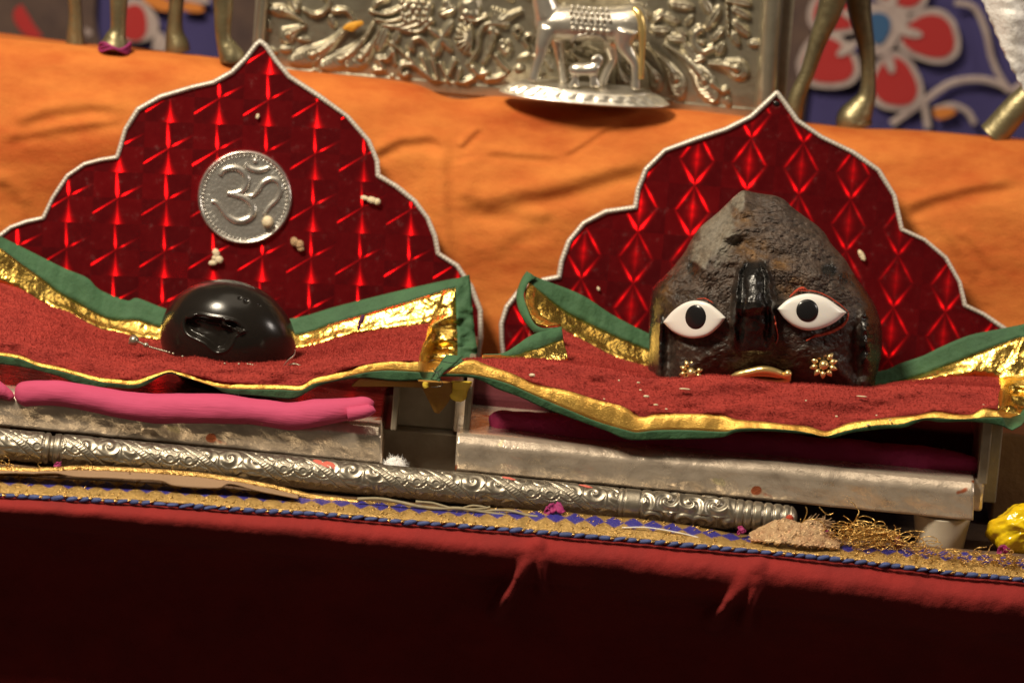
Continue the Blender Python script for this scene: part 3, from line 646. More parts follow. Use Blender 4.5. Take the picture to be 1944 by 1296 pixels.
prof = [(166, 0), (170, .06), (169, .14), (160, .30), (150, .55), (143, .78), (139, .86), (134, .90), (132, .98), (126, 1.0), (60, 1.0), (2, 1.0)]
na = 220; th = np.linspace(0, 2 * np.pi, na, endpoint=False); vv = []
for r_, h in catmull(prof, 50):
    h = min(h, 1.0); g = max(0, 1 - abs(h - 0.5) / 0.34) if r_ > 136 else 0
    rad = (r_ + 11 * g * (abs(np.sin(th * 15)) ** 0.7 - 0.5)) * K
    vv.append(np.stack([cb.x + rad * np.cos(th), YB + 0.40 * rad * np.sin(th), zb + (zt - zb) * h + 0 * th], -1))
vv = np.array(vv); f = grid_faces(50, na, False, True).tolist() + [[49 * na + k for k in range(na)], [k for k in range(na)][::-1]]
obj('lotus_base', vv, f, M['silver'], fig)

def animal(label, legs, body, Y):
    """legs: list of pixel paths (x, y, half width, dY) from hip to hoof; body: pixel path above the frame"""
    global mb
    allx = [l[-1] for l in legs]; c = PY(sum(p[0] for p in allx) / len(allx), sum(p[1] for p in allx) / len(allx), Y)
    t = thing('brass_animal', c, label, 'statue', 'brass animals on the tier')
    mb = MB()
    a = catmull([tuple(PY(x, y, Y)) for x, y, r_ in body], 30); mb.tube(a, catmull(np.array([[b[2]] for b in body], float), 30)[:, 0] * K, 20)
    remesh(mb.build('body', M['brass'], t), 0.0012)
    for l in legs:
        mb = MB(); l2 = resample(np.array([(x, y, r_, d) for x, y, r_, d in l], float), 60)
        l2 = catmull(np.array(l, float), 60)
        q = np.array([tuple(PY(x, y, Y + d)) for x, y, r_, d in l2]); mb.tube(q, l2[:, 2] * K, 18)
        o = mb.build('leg', M['brass'], t)
    return t
animal('dark brass animal statue with slender legs standing left of the embossed panel',
       [[(228, -150, 34, -.01), (227, -40, 22, -.01), (225, 20, 17, -.01), (224, 55, 16, -.01), (220, 72, 22, -.01), (218, 86, 29, -.01), (218, 92, 28, -.01)],
        [(345, -150, 30, .012), (338, -30, 17, .012), (333, 30, 15, .012), (332, 62, 18, .012), (336, 84, 24, .012), (338, 98, 25, .012)],
        [(415, -150, 36, -.012), (420, -50, 24, -.012), (424, 10, 20, -.012), (423, 50, 17, -.012), (425, 75, 16, -.012), (432, 92, 21, -.012), (440, 108, 25, -.012), (441, 117, 24, -.012)],
        [(130, -150, 30, .012), (138, -40, 17, .012), (143, 20, 14, .012), (143, 60, 17, .012), (143, 84, 20, .012)]],
       [(110, -190, 30), (150, -200, 62), (250, -195, 70), (350, -190, 72), (430, -185, 62), (470, -185, 24)], 0.150)
animal('olive brass animal statue whose foreleg stands just right of the embossed panel',
       [[(1600, -150, 40, 0), (1592, -50, 32, 0), (1575, 20, 25, 0), (1552, 80, 18, 0), (1532, 140, 15, 0), (1515, 180, 17, 0), (1508, 212, 18, 0), (1504, 236, 18, 0)],
        [(1632, -150, 40, .014), (1628, -50, 30, .014), (1632, 20, 24, .014), (1645, 90, 17, .014), (1648, 140, 15, .014), (1646, 180, 18, .014), (1634, 205, 28, .014), (1622, 225, 36, .014), (1622, 238, 36, .014)],
        [(1990, -150, 40, -.004), (2010, 0, 26, -.004), (2000, 100, 18, -.004), (1968, 160, 22, -.004), (1925, 210, 28, -.004), (1893, 248, 30, -.004), (1884, 258, 31, -.004)],
        [(2060, -150, 38, .02), (2056, 0, 22, .02), (2054, 120, 16, .02), (2050, 200, 20, .02), (2046, 270, 30, .02)]],
       [(1560, -190, 30), (1610, -200, 64), (1760, -195, 72), (1900, -190, 74), (2030, -185, 66), (2090, -185, 24)], 0.148)
# purple thread tied round the left hoof
mb = MB(); c = PY(218, 88, 0.140); th = np.linspace(0, 2 * np.pi, 60)
for k in range(3):
    mb.tube(np.stack([c.x + 0.0061 * np.cos(th), 0.140 + 0.0061 * np.sin(th), c.z + 0.0008 * (k - 1) + 0.0010 * np.sin(3 * th + k)], 1), 0.0006, 6, closed=False)
tag(mb.build('anklet_thread', M['petal']), 'purple thread tied round a brass hoof left of the panel', 'thread')
# white brocade hanging in at the upper right
pts = [(1840, -60), (1866, 0), (1890, 50), (1912, 100), (1935, 150), (1958, 200), (2060, 300), (2110, 200), (2080, -60)]
nl = 60; Lx = catmull([(1838, -60), (1862, -6), (1884, 42), (1908, 100), (1932, 152), (1962, 205)], nl); vv = []
for k in range(nl):
    x, y = Lx[k]
    for j in range(40):
        xx = x + j * 6.0; vv.append(tuple(PY(xx + (1.5 * math.sin(k * 1.3) if j == 0 else 0), y + j * 0.5, 0.118 + 0.004 * math.sin(j * .35 + k * .1) + 0.002 * vnoise(k / 4, j / 4, 3))))
lc = obj('white_brocade', vv, grid_faces(nl, 40), M['lace']); tag(lc, 'white embossed brocade cloth hanging in at the upper right corner', 'cloth'); solid(lc, 0.0009)
# ================================================================== thrones: seat frames, legs, leaning foil boards
BU = Vector((1, 0, 0)); BV = Vector((0, math.sin(TILT), math.cos(TILT)))
def BD(px, py, off=0.0): return PP(px, py, BP + BN * off, BN)
def foil(name, node_px, rot, streaks, cell=(0.0193, 0.0204)):
    """prismatic red foil: every cell is embossed so that its facets turn around a node; glints come from the lamps"""
    m, nt, b = newmat(name)
    V_ = -FWD; H = (KEY_DIR + V_).normalized()
    h0x, h0y = H.dot(BU) / H.dot(BN), H.dot(BV) / H.dot(BN)
    uv = nd(nt, 'ShaderNodeUVMap').outputs[0]
    mp = nd(nt, 'ShaderNodeMapping'); mp.inputs['Rotation'].default_value = (0, 0, R(rot)); nt.links.new(uv, mp.inputs[0])
    sx = nd(nt, 'ShaderNodeSeparateXYZ'); nt.links.new(mp.outputs[0], sx.inputs[0])
    wob = noise_tex(nt, uv, 55, 2, 0.5)
    wv = mth(nt, 'MULTIPLY', mth(nt, 'SUBTRACT', wob, 0.5), 0.10)
    x = mth(nt, 'SUBTRACT', mth(nt, 'FRACT', mth(nt, 'MULTIPLY_ADD', sx.outputs[0], 1 / cell[0], 50.5)), 0.5)
    y = mth(nt, 'SUBTRACT', mth(nt, 'FRACT', mth(nt, 'MULTIPLY_ADD', sx.outputs[1], 1 / cell[1], 50.5)), 0.5)
    r = mth(nt, 'SQRT', mth(nt, 'ADD', mth(nt, 'MULTIPLY', x, x), mth(nt, 'MULTIPLY', y, y)))
    th = mth(nt, 'ARCTAN2', y, x)
    best = None
    for ang, c_lin, c_ang, r0, m_in, m_out, c0 in streaks:
        da = mth(nt, 'PINGPONG', mth(nt, 'ADD', th, 8 * math.pi - R(ang)), math.pi)
        da = mth(nt, 'ABSOLUTE', mth(nt, 'ADD', da, wv))
        dr = mth(nt, 'SUBTRACT', r, r0)
        rad = mth(nt, 'ADD', mth(nt, 'MULTIPLY', mth(nt, 'MAXIMUM', dr, 0.0), m_out), mth(nt, 'MULTIPLY', mth(nt, 'MAXIMUM', mth(nt, 'MULTIPLY', dr, -1.0), 0.0), m_in))
        dev = mth(nt, 'ADD', mth(nt, 'ADD', mth(nt, 'MULTIPLY', mth(nt, 'MULTIPLY', da, r), c_lin), mth(nt, 'MULTIPLY_ADD', da, c_ang, c0)), rad)
        best = dev if best is None else mth(nt, 'MINIMUM', best, dev)
    quad = mth(nt, 'LESS_THAN', mth(nt, 'MULTIPLY', x, y), 0.0)
    dev = mth(nt, 'MINIMUM', best, mth(nt, 'MULTIPLY_ADD', quad, -0.40, 1.6))
    wx = mth(nt, 'MULTIPLY', mth(nt, 'SUBTRACT', noise_tex(nt, uv, 17, 2, 0.5), 0.5), 0.34)
    vo = nd(nt, 'ShaderNodeVectorMath', operation='ADD'); nt.links.new(uv, vo.inputs[0]); vo.inputs[1].default_value = (3.1, 1.7, 0)
    wy = mth(nt, 'MULTIPLY', mth(nt, 'SUBTRACT', noise_tex(nt, vo.outputs[0], 23, 2, 0.5), 0.5), 0.34)
    gx = mth(nt, 'ADD', mth(nt, 'MULTIPLY_ADD', dev, 0.30, h0x), wx); gy = mth(nt, 'ADD', mth(nt, 'MULTIPLY_ADD', dev, -0.38, h0y), wy)
    def sv(vec, s):
        n = nd(nt, 'ShaderNodeVectorMath', operation='SCALE'); n.inputs[0].default_value = vec; nt.links.new(s, n.inputs['Scale']); return n.outputs[0]
    a1 = nd(nt, 'ShaderNodeVectorMath', operation='ADD'); nt.links.new(sv(BU, gx), a1.inputs[0]); nt.links.new(sv(BV, gy), a1.inputs[1])
    a2 = nd(nt, 'ShaderNodeVectorMath', operation='ADD'); nt.links.new(a1.outputs[0], a2.inputs[0]); a2.inputs[1].default_value = BN
    nn = nd(nt, 'ShaderNodeVectorMath', operation='NORMALIZE'); nt.links.new(a2.outputs[0], nn.inputs[0])
    b.inputs['Base Color'].default_value = (0.40, 0.002, 0.003, 1); b.inputs['Metallic'].default_value = 1
    b.inputs['Roughness'].default_value = 0.27
    nt.links.new(nn.outputs[0], b.inputs['Normal'])
    g = nd(nt, 'ShaderNodeBsdfPrincipled')          # clear plastic skin with dust
    tc = nd(nt, 'ShaderNodeTexCoord').outputs['Object']
    dust = ramp(nt, noise_tex(nt, tc, 260, 5, 0.75), [(0.40, (0.085, 0.004, 0.008)), (0.60, (0.13, 0.008, 0.012)), (0.78, (0.26, 0.12, 0.12))])
    nt.links.new(dust, g.inputs['Base Color']); g.inputs['Roughness'].default_value = 0.3
    b2_ = nd(nt, 'ShaderNodeBsdfPrincipled'); b2_.inputs['Base Color'].default_value = (0.42, 0.002, 0.004, 1); b2_.inputs['Metallic'].default_value = 1; b2_.inputs['Roughness'].default_value = 0.46; nt.links.new(nn.outputs[0], b2_.inputs['Normal'])
    m0 = nd(nt, 'ShaderNodeMixShader'); m0.inputs[0].default_value = 0.55; nt.links.new(b.outputs[0], m0.inputs[1]); nt.links.new(b2_.outputs[0], m0.inputs[2])
    mx = nd(nt, 'ShaderNodeMixShader'); mx.inputs[0].default_value = 0.34
    nt.links.new(m0.outputs[0], mx.inputs[1]); nt.links.new(g.outputs[0], mx.inputs[2])
    out = [n for n in nt.nodes if n.type == 'OUTPUT_MATERIAL'][0]; nt.links.new(mx.outputs[0], out.inputs[0])
    return m
# (angle, sharpness across the streak, angular sharpness, radius of the hot spot, fall-off inwards, fall-off outwards)
M['foil_l'] = foil('prism_foil_upright', None, -2.5, [(94, 16, .1, .11, 4.0, 1.4, 0), (28, 26, .2, .16, 5, 2.4, .10), (272, 0, 2.4, .50, 1.0, .5, .22), (212, 30, .2, .50, .9, 1.6, .16)])
M['foil_r'] = foil('prism_foil_diamond', None, 0.5, [(124, 12, .3, .12, 4.0, 1.7, 0), (56, 12, .3, .12, 4.0, 1.7, .02), (238, 13, .5, .34, 1.2, 1.1, .20), (302, 13, .5, .34, 1.2, 1.1, .20), (270, 0, 1.9, .42, 1.2, 1.2, .38), (90, 0, 1.7, .42, 1.2, 1.2, .44)], (0.0206, 0.0204))

def throne(label, outline, node, foilm, front, YF, legs, side, cat='throne'):
    """outline: board silhouette in photo px; front: four px corners of the front rail"""
    tl, tr, br, bl = [PY(x, y, YF) for x, y in front]
    t = thing('silver_throne', Vector(((tl.x + tr.x) / 2, YF + 0.04, Z0)), label, cat, 'low silver thrones with red backboards')
    fr = [tl, tr, br, bl]; bk = [p + Vector((0, 0.078, 0)) for p in fr]
    # rail as a slightly dented sheet: subdivided front
    n1, n2 = 160, 14; a = np.linspace(0, 1, n1)[None, :, None]; c = np.linspace(0, 1, n2)[:, None, None]
    TL, TR, BR, BL = [np.array(p) for p in fr]
    g = (TL * (1 - a) + TR * a) * (1 - c) + (BL * (1 - a) + BR * a) * c
    g[..., 1] -= 0.0005 * fbm(a[..., 0] * 30 + 0 * c[..., 0], c[..., 0] * 4 + 0 * a[..., 0], 41, 3) + 0.0026 * sstep(-0.05, 0.24, c[..., 0]) * (1 + 0 * a[..., 0])
    rim_ = [g]
    top = g[0].copy(); top[:, 1] += 0.0010; top[:, 2] += 0.0009
    tb = np.stack([top + np.array((0, d, 0)) for d in (0.078, 0.05, 0.02, 0.004, 0.0)])
    btm = g[-1].copy(); bb = np.stack([btm + np.array((0, d, -0.0004)) for d in (0.001, 0.02, 0.078)])
    allg = np.concatenate([tb, g, bb]); m_ = allg.shape[0]
    f = grid_faces(m_, n1, True, False).tolist(); f += [[k * n1 for k in range(m_)], [k * n1 + n1 - 1 for k in range(m_)][::-1]]
    seat = obj('seat_frame', allg, f, M['silver_sheet'], t)
    if side:                                     # rail end that looks round the right corner
        mb = MB(); mb.box((tr.x - 0.003, YF + 0.008, br.z + 0.0008), (tr.x + side, YF + 0.078, tr.z - 0.0004)); bevel(mb.build('side_rail', M['silver_sheet'], t, smooth=False), 0.0012)
    for (x0, x1, yy, dy) in legs:
        c = PY((x0 + x1) / 2, yy, YF + dy); r0 = (x1 - x0) / 2 * K; h = c.z + 0.0004 - Z0
        mb = MB(); q = np.array([(c.x, YF + dy, Z0 + h * s) for s in (0, .02, .04, .5, .96, 1)]); mb.tube(q, np.array([.78, .82, .83, .90, .99, 1.0]) * r0, 28)
        mb.build('leg', M['white_plastic'], t)
    # board
    q = resample(np.array(outline, float), 420, True)
    fv = np.array([tuple(BD(x, y, 0)) for x, y in q]); bv = np.array([tuple(BD(x, y, -0.003)) for x, y in q]); n = len(q)
    o0 = BD(*node); uvq = np.array([((Vector(p) - o0).dot(BU), (Vector(p) - o0).dot(BV)) for p in np.vstack([fv, bv])])
    faces = [list(range(n))[::-1], list(range(n, 2 * n))] + [(k, (k + 1) % n, n + (k + 1) % n, n + k) for k in range(n)]
    bd = obj('backboard', np.vstack([fv, bv]), faces, foilm, t, smooth=False, uv=uvq)
    # silver braid round the edge
    q = resample(np.array(outline, float), 2400, True); k = np.arange(2400)
    per = np.sum(np.linalg.norm(np.diff(np.vstack([q, q[:1]]), axis=0), axis=1)) * K
    s = k / 2400 * per
    off = 0.0004 + 0 * s; P = np.array([tuple(BD(x, y, 0.0)) for x, y in q])
    mod = 1 + 0.03 * np.sin(s / 0.0015 * 2 * np.pi) + 0.30 * fbm(s / 0.02, s * 0, 51, 3)
    mb = MB(); mb.tube(P, 0.00098 * mod, 8, flat=1.5, closed=True, up=tuple(BN)); mb.build('rim', M['rim'], bd)
    return t, bd, fr
OL = [(880, 800), (905, 690), (913, 640), (912, 590), (895, 545), (868, 505), (832, 482), (826, 450), (812, 415), (788, 383), (752, 354), (718, 334), (716, 306), (700, 268), (660, 222), (604, 182), (550, 147), (524, 116), (505, 88), (494, 79), (486, 86), (466, 112), (440, 138), (405, 157), (365, 166), (305, 184), (262, 208), (238, 246), (228, 280), (222, 299), (190, 304), (160, 312), (128, 334), (100, 376), (82, 414), (50, 421), (20, 432), (-10, 455), (-35, 500), (-42, 545), (-80, 560), (-130, 600), (-160, 660), (-160, 720), (-150, 760)]
OR = [(962, 800), (958, 690), (953, 650), (952, 615), (962, 583), (990, 547), (1030, 532), (1061, 526), (1066, 496), (1080, 458), (1108, 424), (1150, 402), (1206, 394), (1211, 360), (1226, 322), (1262, 286), (1320, 265), (1378, 246), (1426, 222), (1456, 194), (1475, 176), (1490, 196), (1514, 230), (1560, 261), (1620, 290), (1668, 324), (1698, 372), (1712, 436), (1756, 456), (1796, 490), (1822, 536), (1832, 580), (1868, 597), (1910, 626), (1944, 660), (1962, 700), (1960, 760), (1945, 830)]
tL, bL, frL = throne('left silver throne with a round om medallion on its red backboard', OL, (223, 376), M['foil_l'],
    [(-80, 736), (722, 813), (726, 877), (-80, 796)], 0.000, [(617, 704, 870, 0.012), (-70, 20, 806, 0.012), (620, 700, 868, 0.066), (-70, 20, 806, 0.066)], 0)
tR, bR, frR = throne('right silver throne whose red diamond backboard rises behind the stone with eyes', OR, (1211, 440), M['foil_r'],
    [(867, 827), (1849, 917), (1847, 984), (864, 889)], -0.004, [(898, 984, 896, 0.009), (1733, 1845, 976, 0.009), (898, 984, 896, 0.066), (1733, 1845, 976, 0.066)], 0.0048)
def plate(t, p0, p1, Y0, Y1, th, m='dull_metal', name='side_plate'):
    a, b = PY(*p0, Y0), PY(*p1, Y0); mb = MB(); mb.box((min(a.x, b.x) - th / 2, Y0, min(a.z, b.z)), (max(a.x, b.x) + th / 2, Y1, max(a.z, b.z)))
    return bevel(mb.build(name, M[m], t, smooth=False), 0.0006)
plate(tL, (752, 732), (748, 818), 0.012, 0.090, 0.0018); plate(tR, (890, 733), (886, 831), 0.004, 0.090, 0.0018); plate(tR, (1872, 800), (1868, 920), 0.004, 0.090, 0.0022)
plate(tR, (1886, 800), (1884, 955), 0.024, 0.088, 0.0026)
def pad(t, x0, y0, x1, y1, Y0, Y1):
    a, b = PY(x0, y0, Y0), PY(x1, y1, Y0); mb = MB(); mb.box((a.x, Y0, min(a.z, b.z)), (b.x, Y1, max(a.z, b.z)))
    bevel(mb.build('lining', M['lining'], t, smooth=False), 0.002)
pad(tL, -100, 745, 744, 808, 0.045, 0.086); pad(tR, 896, 745, 1860, 905, 0.045, 0.086)

# om medallion on the left board
cx, cy = 465, 375
md = thing('om_medallion', BD(cx, cy, 0.0), None, None); del_keys = [k for k in md.keys()]
md.parent = tL; md.location = Vector(BD(cx, cy, 0.0)) - Vector(tL.location)
bpy.data.objects.remove(md)
na, nr = 220, 60; th = np.linspace(0, 2 * np.pi, na, endpoint=False); vv = []
for j, rr_ in enumerate(np.linspace(1, 0.0, nr)):
    rad = 0.0186 * rr_
    h = 0.0016 + 0.0007 * math.exp(-((rr_ - 0.955) / 0.03) ** 2)
    for a in th:
        hh = h + 0.00022 * math.exp(-((rr_ - 0.80) / 0.10) ** 2) * math.sin(a * 90) + 0.00012 * vnoise(rad * 2500 * math.cos(a), rad * 2500 * math.sin(a), 4)
        if j == 0: hh = 0.0
        vv.append(tuple(BD(cx, cy, 0) + BU * (rad * math.cos(a)) + BV * (rad * math.sin(a)) + BN * hh))
M['foil_silver'] = mat('pressed_silver', (0.70, 0.68, 0.63), 0.27, 0.85, n2=(0.58, 0.54, 0.48), nscale=200, bump=(500, 0.00008, 3))
coin = obj('om_medallion', vv, grid_faces(nr, na, False, True)[:, ::-1], M['foil_silver'], tL)
mb = MB()
O_ = lambda p: [tuple(BD(300 + x / 3.41, 240 + y / 3.41, 0.0019)) for x, y in p]
def om(p, r, taper=True, flat=0.75):
    q = resample(catmull(O_(p), 80), 80); t = np.linspace(0, 1, 80); rr_ = r * K / 3.41 * (1 if not taper else 1) * (0.45 + 0.55 * np.sin(np.pi * np.clip(t * 0.86 + 0.10, 0, 1)) ** 0.6)
    mb.tube(q, rr_, 12, flat=flat, up=tuple(BN))
om([(400, 318), (425, 285), (475, 268), (530, 278), (570, 320), (572, 370), (545, 415), (500, 432), (448, 432)], 24)
om([(448, 432), (510, 445), (570, 470), (612, 515), (612, 570), (570, 605), (510, 612), (450, 580), (410, 530), (375, 490), (345, 485)], 24)
om([(560, 448), (610, 448), (645, 415), (680, 365), (730, 340), (780, 360), (795, 410), (770, 470), (720, 520), (685, 575)], 20)
om([(565, 238), (590, 268), (640, 284), (690, 278), (722, 262)], 22); mb.ball(O_([(628, 222)])[0], 20 * K / 3.41, 12, 8)
mb.build('om_sign', M['foil_silver'], tL)
mb = MB()
for k in range(64):
    a = 2 * math.pi * k / 64; mb.ball(tuple(BD(cx, cy, 0.0017) + BU * (0.0164 * math.cos(a)) + BV * (0.0164 * math.sin(a))), 0.00052, 8, 6)
mb.build('bead_ring', M['foil_silver'], tL)
# a torn dark notch at the tip of the right board
mb = MB(); mb.ball(BD(1474, 197, 0.0003), (0.0014, 0.0004, 0.0011), 10, 6); mb.build('nail_hole', M['black'], tR)

# metal box seen in the gap between the thrones
c = PY(808, 880, 0.075); bx_ = thing('metal_box', Vector((c.x, 0.075, Z0)), 'dull metal box standing in the shaded gap between the two thrones', 'box')
a, b = PY(756, 726, 0.034), PY(872, 818, 0.034); mb = MB(); mb.box((a.x, 0.034, b.z), (b.x, 0.086, a.z)); bevel(mb.build('upper_box', M['dull_metal'], bx_, smooth=False), 0.0008)
a, b = PY(728, 819, 0.028), PY(876, 885, 0.028); mb = MB(); mb.box((a.x, 0.028, Z0), (b.x, 0.086, PY(800, 819, 0.028).z)); bevel(mb.build('lower_box', M['dull_metal'], bx_, smooth=False), 0.0008)
a, b = PY(866, 740, 0.026), PY(883, 822, 0.026); mb = MB(); mb.box((a.x, 0.0265, b.z), (b.x, 0.0335, a.z)); bevel(mb.build('corner_strip', M['silver_sheet'], bx_, smooth=False), 0.0006)
# brown board at the right edge
a = PY(1896, 800, 0.05); mb = MB(); mb.box((a.x, 0.045, Z0), (a.x + 0.05, 0.085, PY(1930, 818, 0.05).z))
tag(bevel(mb.build('brown_board', M['wood'], smooth=False), 0.001), 'plain brown wooden board beside the right throne at the right edge', 'board')

# ------------------------------------------------------------------ velvet cushions
def split(name, V, faces, idx, mats, parent, th):
    faces = np.asarray(faces); idx = np.asarray(idx); out = []
    for k, (nm, mt) in enumerate(mats):
        f = faces[idx == k]
        if not len(f): continue
        u, inv = np.unique(f, return_inverse=True); o = obj(nm, V[u], inv.reshape(f.shape), mt, parent); solid(o, th, -1); out.append(o)
    return out
def cushion(label, rows, sides, sideY, seed, origin):
    """rows: (px polyline, Y, y offset) from back edge to hanging front edge; sides: per row (gold end, green end) or None"""
    nm = 300; n_sub = [5, 5, 14, 14, 10, 5, 5][:len(rows) - 1]
    G = []
    for (pl, Y), sd, sY in zip(rows, sides, sideY):
        q = resample(catmull(np.array(pl, float), 500), nm); g = np.concatenate([q, np.full((nm, 1), Y)], 1)
        if sd is not None:
            e = g[-1, :2]; (gx, gy), (hx, hy) = sd; add = []
            for t in np.linspace(0, 1, 7)[1:]: add.append((e[0] + (gx - e[0]) * t, e[1] + (gy - e[1]) * t, Y + (sY - Y) * min(1.0, t * 4)))
            for t in np.linspace(0, 1, 6)[1:]: add.append((gx + (hx - gx) * t, gy + (hy - gy) * t, sY + 0.002 * t))
            g = np.vstack([g, add])
        G.append(g)
    G = np.array(G); nr_ = len(rows)
    ext = np.concatenate([2 * G[:1] - G[1:2], G, 2 * G[-1:] - G[-2:-1]])
    out = []; band = []
    for i in range(nr_ - 1):
        a, b, c, d_ = ext[i], ext[i + 1], ext[i + 2], ext[i + 3]
        for s in range(n_sub[i]):
            f = s / n_sub[i]
            cr = 0.5 * (2 * b + (c - a) * f + (2 * a - 5 * b + 4 * c - d_) * f ** 2 + (3 * b - a - 3 * c + d_) * f ** 3); li = b * (1 - f) + c * f
            out.append(0.5 * cr + 0.5 * li); band.append(i)
    out.append(G[-1]); out = np.array(out); band = np.array(band); nc = out.shape[1]
    bandv = np.append(band, nr_ - 2)
    px, py, Y = out[..., 0], out[..., 1], out[..., 2]
    vel = ((bandv >= 2) & (bandv <= 4))[:, None]
    Y = Y - np.where(vel, 0.0024 * fbm(px / 60, py / 18, seed, 3) + 0.0020 * fbm(px / 130, py / 13, seed + 2, 2) + 0.0005 * fbm(px / 9, py / 5, seed + 4, 2), 0.0009 * fbm(px / 26, py / 60, seed + 7, 3))
    colm = (np.arange(nc) >= nm)[None, :] & (bandv <= 4)[:, None]
    Y = Y - np.where(colm, 0.0030 * fbm(px / 14, py / 14, seed + 9, 3), 0)
    fc = grid_faces(*out.shape[:2])[:, ::-1]; r_ = np.repeat(band, nc - 1); c_ = np.tile(np.arange(nc - 1), len(band))
    idx = np.where((r_ == 0) | (r_ == nr_ - 2), 2, np.where((r_ == 1) | (r_ == nr_ - 3), 1, 0))
    if sides[0] is not None:
        idx = np.where((c_ >= nm - 1) & (idx == 0), 1, idx); idx = np.where((c_ >= nm + 5) & (r_ < nr_ - 2), 2, idx)
    idx = np.where((idx == 1) & (r_ == nr_ - 3), 3, idx)
    t = thing('velvet_cushion', origin, label, 'cushion', 'red velvet seat cloths with gold and green borders')
    split('c', PYn(px, py, Y).reshape(-1, 3), fc, idx, [('velvet_pad', M['velvet']), ('gold_ribbon', M['gold_foil']), ('green_border', M['green']), ('front_ribbon', M['gold_satin'])], t, 0.0004)
    # the pile of the velvet: short fibres standing on the pad, too many to count
    P3_ = PYn(px, py, Y).reshape(-1, 3); q = P3_[fc[idx == 0]]; A_ = np.linalg.norm(np.cross(q[:, 1] - q[:, 0], q[:, 3] - q[:, 0]), axis=1)
    rs = np.random.RandomState(seed); N = 42000; ch = rs.choice(len(q), N, p=A_ / A_.sum()); u_, v_ = rs.rand(N, 1), rs.rand(N, 1); q = q[ch]
    p = (q[:, 0] * (1 - u_) + q[:, 1] * u_) * (1 - v_) + (q[:, 3] * (1 - u_) + q[:, 2] * u_) * v_
    n = np.cross(q[:, 1] - q[:, 0], q[:, 3] - q[:, 0]); n /= np.linalg.norm(n, axis=1)[:, None] + 1e-12; n *= np.sign(n @ np.array((0, -.5, 1.0)))[:, None]
    lean = 0.55 * np.stack([np.sin(p[:, 0] * 240 + 3 * vnoise(p[:, 0] * 120, p[:, 2] * 200, 2)), -np.ones(N) * .5, -np.ones(N) * .3], 1)
    d = n + lean + rs.normal(size=(N, 3)) * 0.55; d /= np.linalg.norm(d, axis=1)[:, None]
    s_ = np.cross(d, rs.normal(size=(N, 3))); s_ /= np.linalg.norm(s_, axis=1)[:, None]; l_ = rs.uniform(.0005, .0013, (N, 1)); w_ = 0.00013
    vv = np.stack([p - s_ * w_ - n * .0002, p + s_ * w_ - n * .0002, p + d * l_], 1).reshape(-1, 3)
    o = obj('velvet_pile', vv, np.arange(3 * N).reshape(-1, 3), M['velvet'], t, smooth=False); o['kind'] = 'stuff'
    return t
a5 = lambda p: zc(0, 300, 3.812, p); a6 = lambda p: zc(0, 600, 3.812, p); a7 = lambda p: zc(480, 600, 3.738, p)
L0 = [(-90, 412), (-40, 428), (0, 448), (60, 478), (120, 508), (165, 527), (190, 550), (240, 570), (262, 566), (320, 587), (430, 612), (555, 604), (640, 581), (760, 551), (848, 531)]
L1 = [(-90, 440), (-30, 458), (0, 471), (42, 502), (79, 528), (110, 552), (147, 573), (184, 594), (218, 606), (262, 607), (304, 619), (430, 640), (560, 635), (640, 611), (760, 577), (842, 551)]
L2 = [(-90, 505), (-30, 528), (16, 541), (42, 550), (76, 570), (105, 584), (131, 592), (157, 607), (194, 625), (223, 629), (262, 640), (305, 646), (430, 664), (562, 661), (640, 641), (720, 626), (815, 613)]
L5 = [(-90, 660), (-30, 665), (34, 673), (71, 687), (105, 694), (147, 705), (184, 715), (218, 719), (257, 721), (289, 711), (320, 702), (341, 706), (373, 715), (420, 726), (480, 729), (533, 730), (571, 731), (595, 718), (630, 710), (667, 699), (700, 691), (737, 686), (796, 686)]
LC = [(x, y - float(np.interp(x, [-90, 100, 300, 430, 560, 640, 720, 800], [34, 34, 32, 33, 36, 30, 22, 10]))) for x, y in L5]
LC = [(x, y) for x, y in LC if not 280 < x < 350] ; LC.insert(9, (300, 684)); LC.insert(10, (340, 688)); LC = sorted(LC)
L3 = [(x, 0.5 * (float(np.interp(x, [p[0] for p in L2], [p[1] for p in L2])) + float(np.interp(x, [p[0] for p in LC], [p[1] for p in LC])))) for x in np.linspace(-90, 808, 30)]
L6 = [(x, y + float(np.interp(x, [-90, 0, 257, 320, 420, 560, 700, 796], [7, 7, 9, 4, 10, 9, 15, 20]))) for x, y in L5]
L7 = [(-90, 686), (-30, 688), (0, 691), (45, 697), (105, 712), (157, 731), (210, 735), (262, 736), (302, 716), (322, 709), (344, 715), (394, 729), (430, 746), (480, 751), (520, 755), (560, 756), (600, 735), (640, 723), (694, 717), (748, 723), (802, 721)]
sL = [((873, 527), (891, 521)), ((865, 546), (894, 542)), ((866, 590), (897, 586)), ((868, 640), (902, 640)), ((868, 676), (906, 668)), ((852, 690), (880, 688)), ((832, 705), (848, 700)), ((818, 723), (824, 728))]
cushL = cushion('velvet seat cloth on the left throne, turned up behind the polished black stone', [(L0, .076), (L1, .072), (L2, .066), (L3, .040), (LC, .010), (L5, .0035), (L6, .0025), (L7, .003)], sL, [.074, .071, .066, .061, .0565, .050, .020, .004], 61, PY(430, 690, 0.02))
b2 = lambda p: zc(900, 480, 3.41, p); b3 = lambda p: zc(1500, 560, 3.811, p)
R0 = [(1001, 518), (1032, 531), (1105, 560), (1164, 598), (1234, 634), (1300, 664), (1450, 700), (1580, 708), (1670, 704), (1710, 689), (1752, 675), (1789, 657), (1841, 636), (1894, 625), (1934, 617)]
R1 = [(1004, 542), (1023, 551), (1076, 591), (1135, 621), (1193, 648), (1230, 662), (1300, 690), (1450, 722), (1580, 736), (1665, 732), (1736, 714), (1802, 690), (1867, 665), (1920, 645), (1936, 640)]
